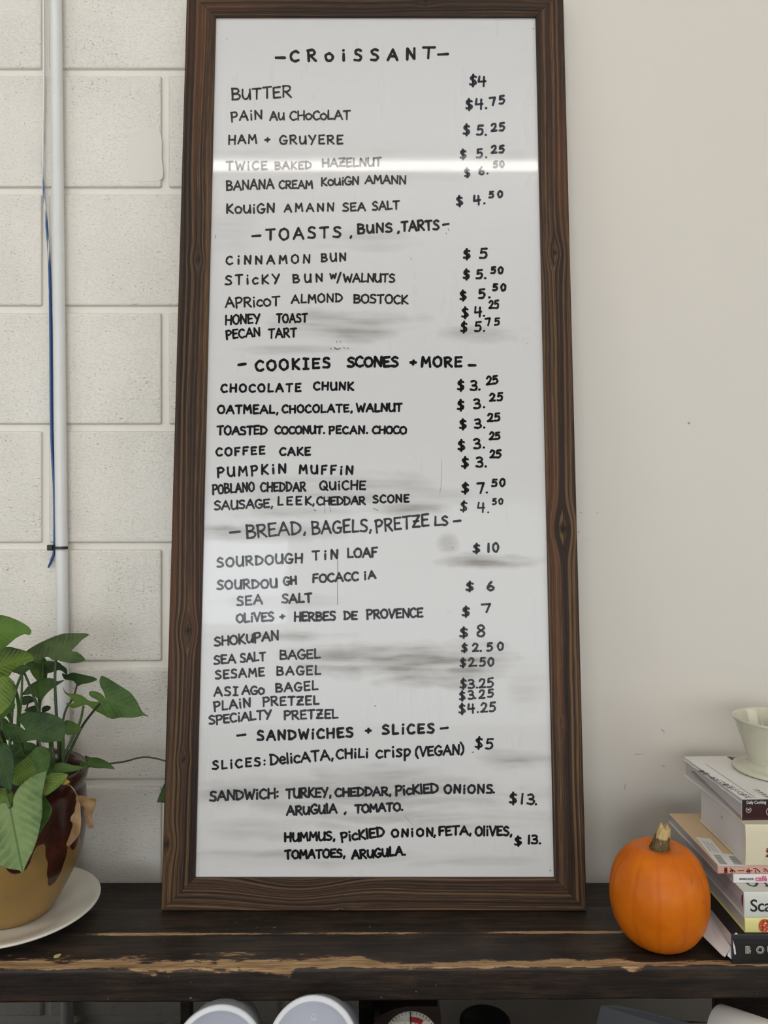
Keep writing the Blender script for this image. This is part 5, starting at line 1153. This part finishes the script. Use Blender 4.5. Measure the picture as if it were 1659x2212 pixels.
mesh_obj('red_band', V, [(i, i + 1, 13 + i, 12 + i) for i in range(11)], plain('red_dial_print', lin(170, 44, 48), .5), o)
strokes('dial_ticks', [[dp(.92, a), dp(1.0, a)] for a in range(-60, 61, 8)] + [[dp(.5, a), dp(.62, a + 2)] for a in (-30, -20, 14, 24)], o, inkb, pl_, None, .0006)
strokes('needle', [[dp(.0, -1), dp(1.0, -1)]], o, inkb, lambda u, v: (u, v, .0022), None, .0014)
# dark jar
t = thing('jar', 'dark jar with round black lid under the shelf', 'jar', (at(1048, 2208, 1.065).x, 1.065, ZL))
V, Fc = lathe([(.0, 0), (.032, 0), (.034, .003), (.034, .035), (.031, .040)], 48); mesh_obj('jar_body', V, Fc, plain('dark_glass', (.02, .014, .01), .15), t, True)
V, Fc = lathe([(.031, .036), (.0352, .037), (.0356, .046), (.0348, .0485), (.0335, .0490), (.0285, .0490), (.0278, .0478), (.0, .0478)], 64); mesh_obj('jar_lid', V, Fc, plain('black_metal_lid', (.012, .011, .010), .35), t, True)
# grey sheet, white roll
gsm = plain('grey_paper_bag', (.17, .18, .18), .6, .06, 8)
Yg = 1.12
t = thing('paper_bag', 'flat grey paper bag leaning under the shelf behind the white roll', 'bag', at(1380, 2300, Yg)); LG = t.location
sheet('bag_front', [Vector((q.x, q.y, max(q.z, ZL + .001))) for q in (at(1288, 2300, Yg - .01), at(1288, 2212, Yg - .01), at(1298, 2172, Yg + .002), at(1332, 2171, Yg + .004), at(1420, 2191, Yg), at(1500, 2212, Yg - .008), at(1520, 2300, Yg - .02))], gsm, t, .0012, LG)
sheet('bag_back', [Vector((q.x, q.y, max(q.z, ZL + .001))) for q in (at(1300, 2300, Yg + .012), at(1300, 2180, Yg + .012), at(1335, 2174, Yg + .012), at(1480, 2206, Yg + .012), at(1530, 2300, Yg + .012))], plain('grey_paper_bag_inside', (.16, .16, .165), .6), t, .0012, LG)
A = at(1556, 2233, 1.005); B = at(1790, 2320, .90); rl = .0345
t = thing('paper_roll', 'white paper roll lying under the shelf at the right edge', 'paper roll', A); d = (B - A)
V = []; nr_ = 48
o = bpy.data.objects.new('x', None); bpy.data.objects.remove(o)
pr = [(rl * .42, 0), (rl * .97, 0), (rl, .0006), (rl, d.length), (rl * .42, d.length), (rl * .42, 0)]
V, Fc = lathe(pr, 64); o = mesh_obj('roll', V, Fc, plain('white_roll_paper', (.74, .72, .67), .55, .03), t, True); o.rotation_euler = d.to_track_quat('Z', 'Y').to_euler()
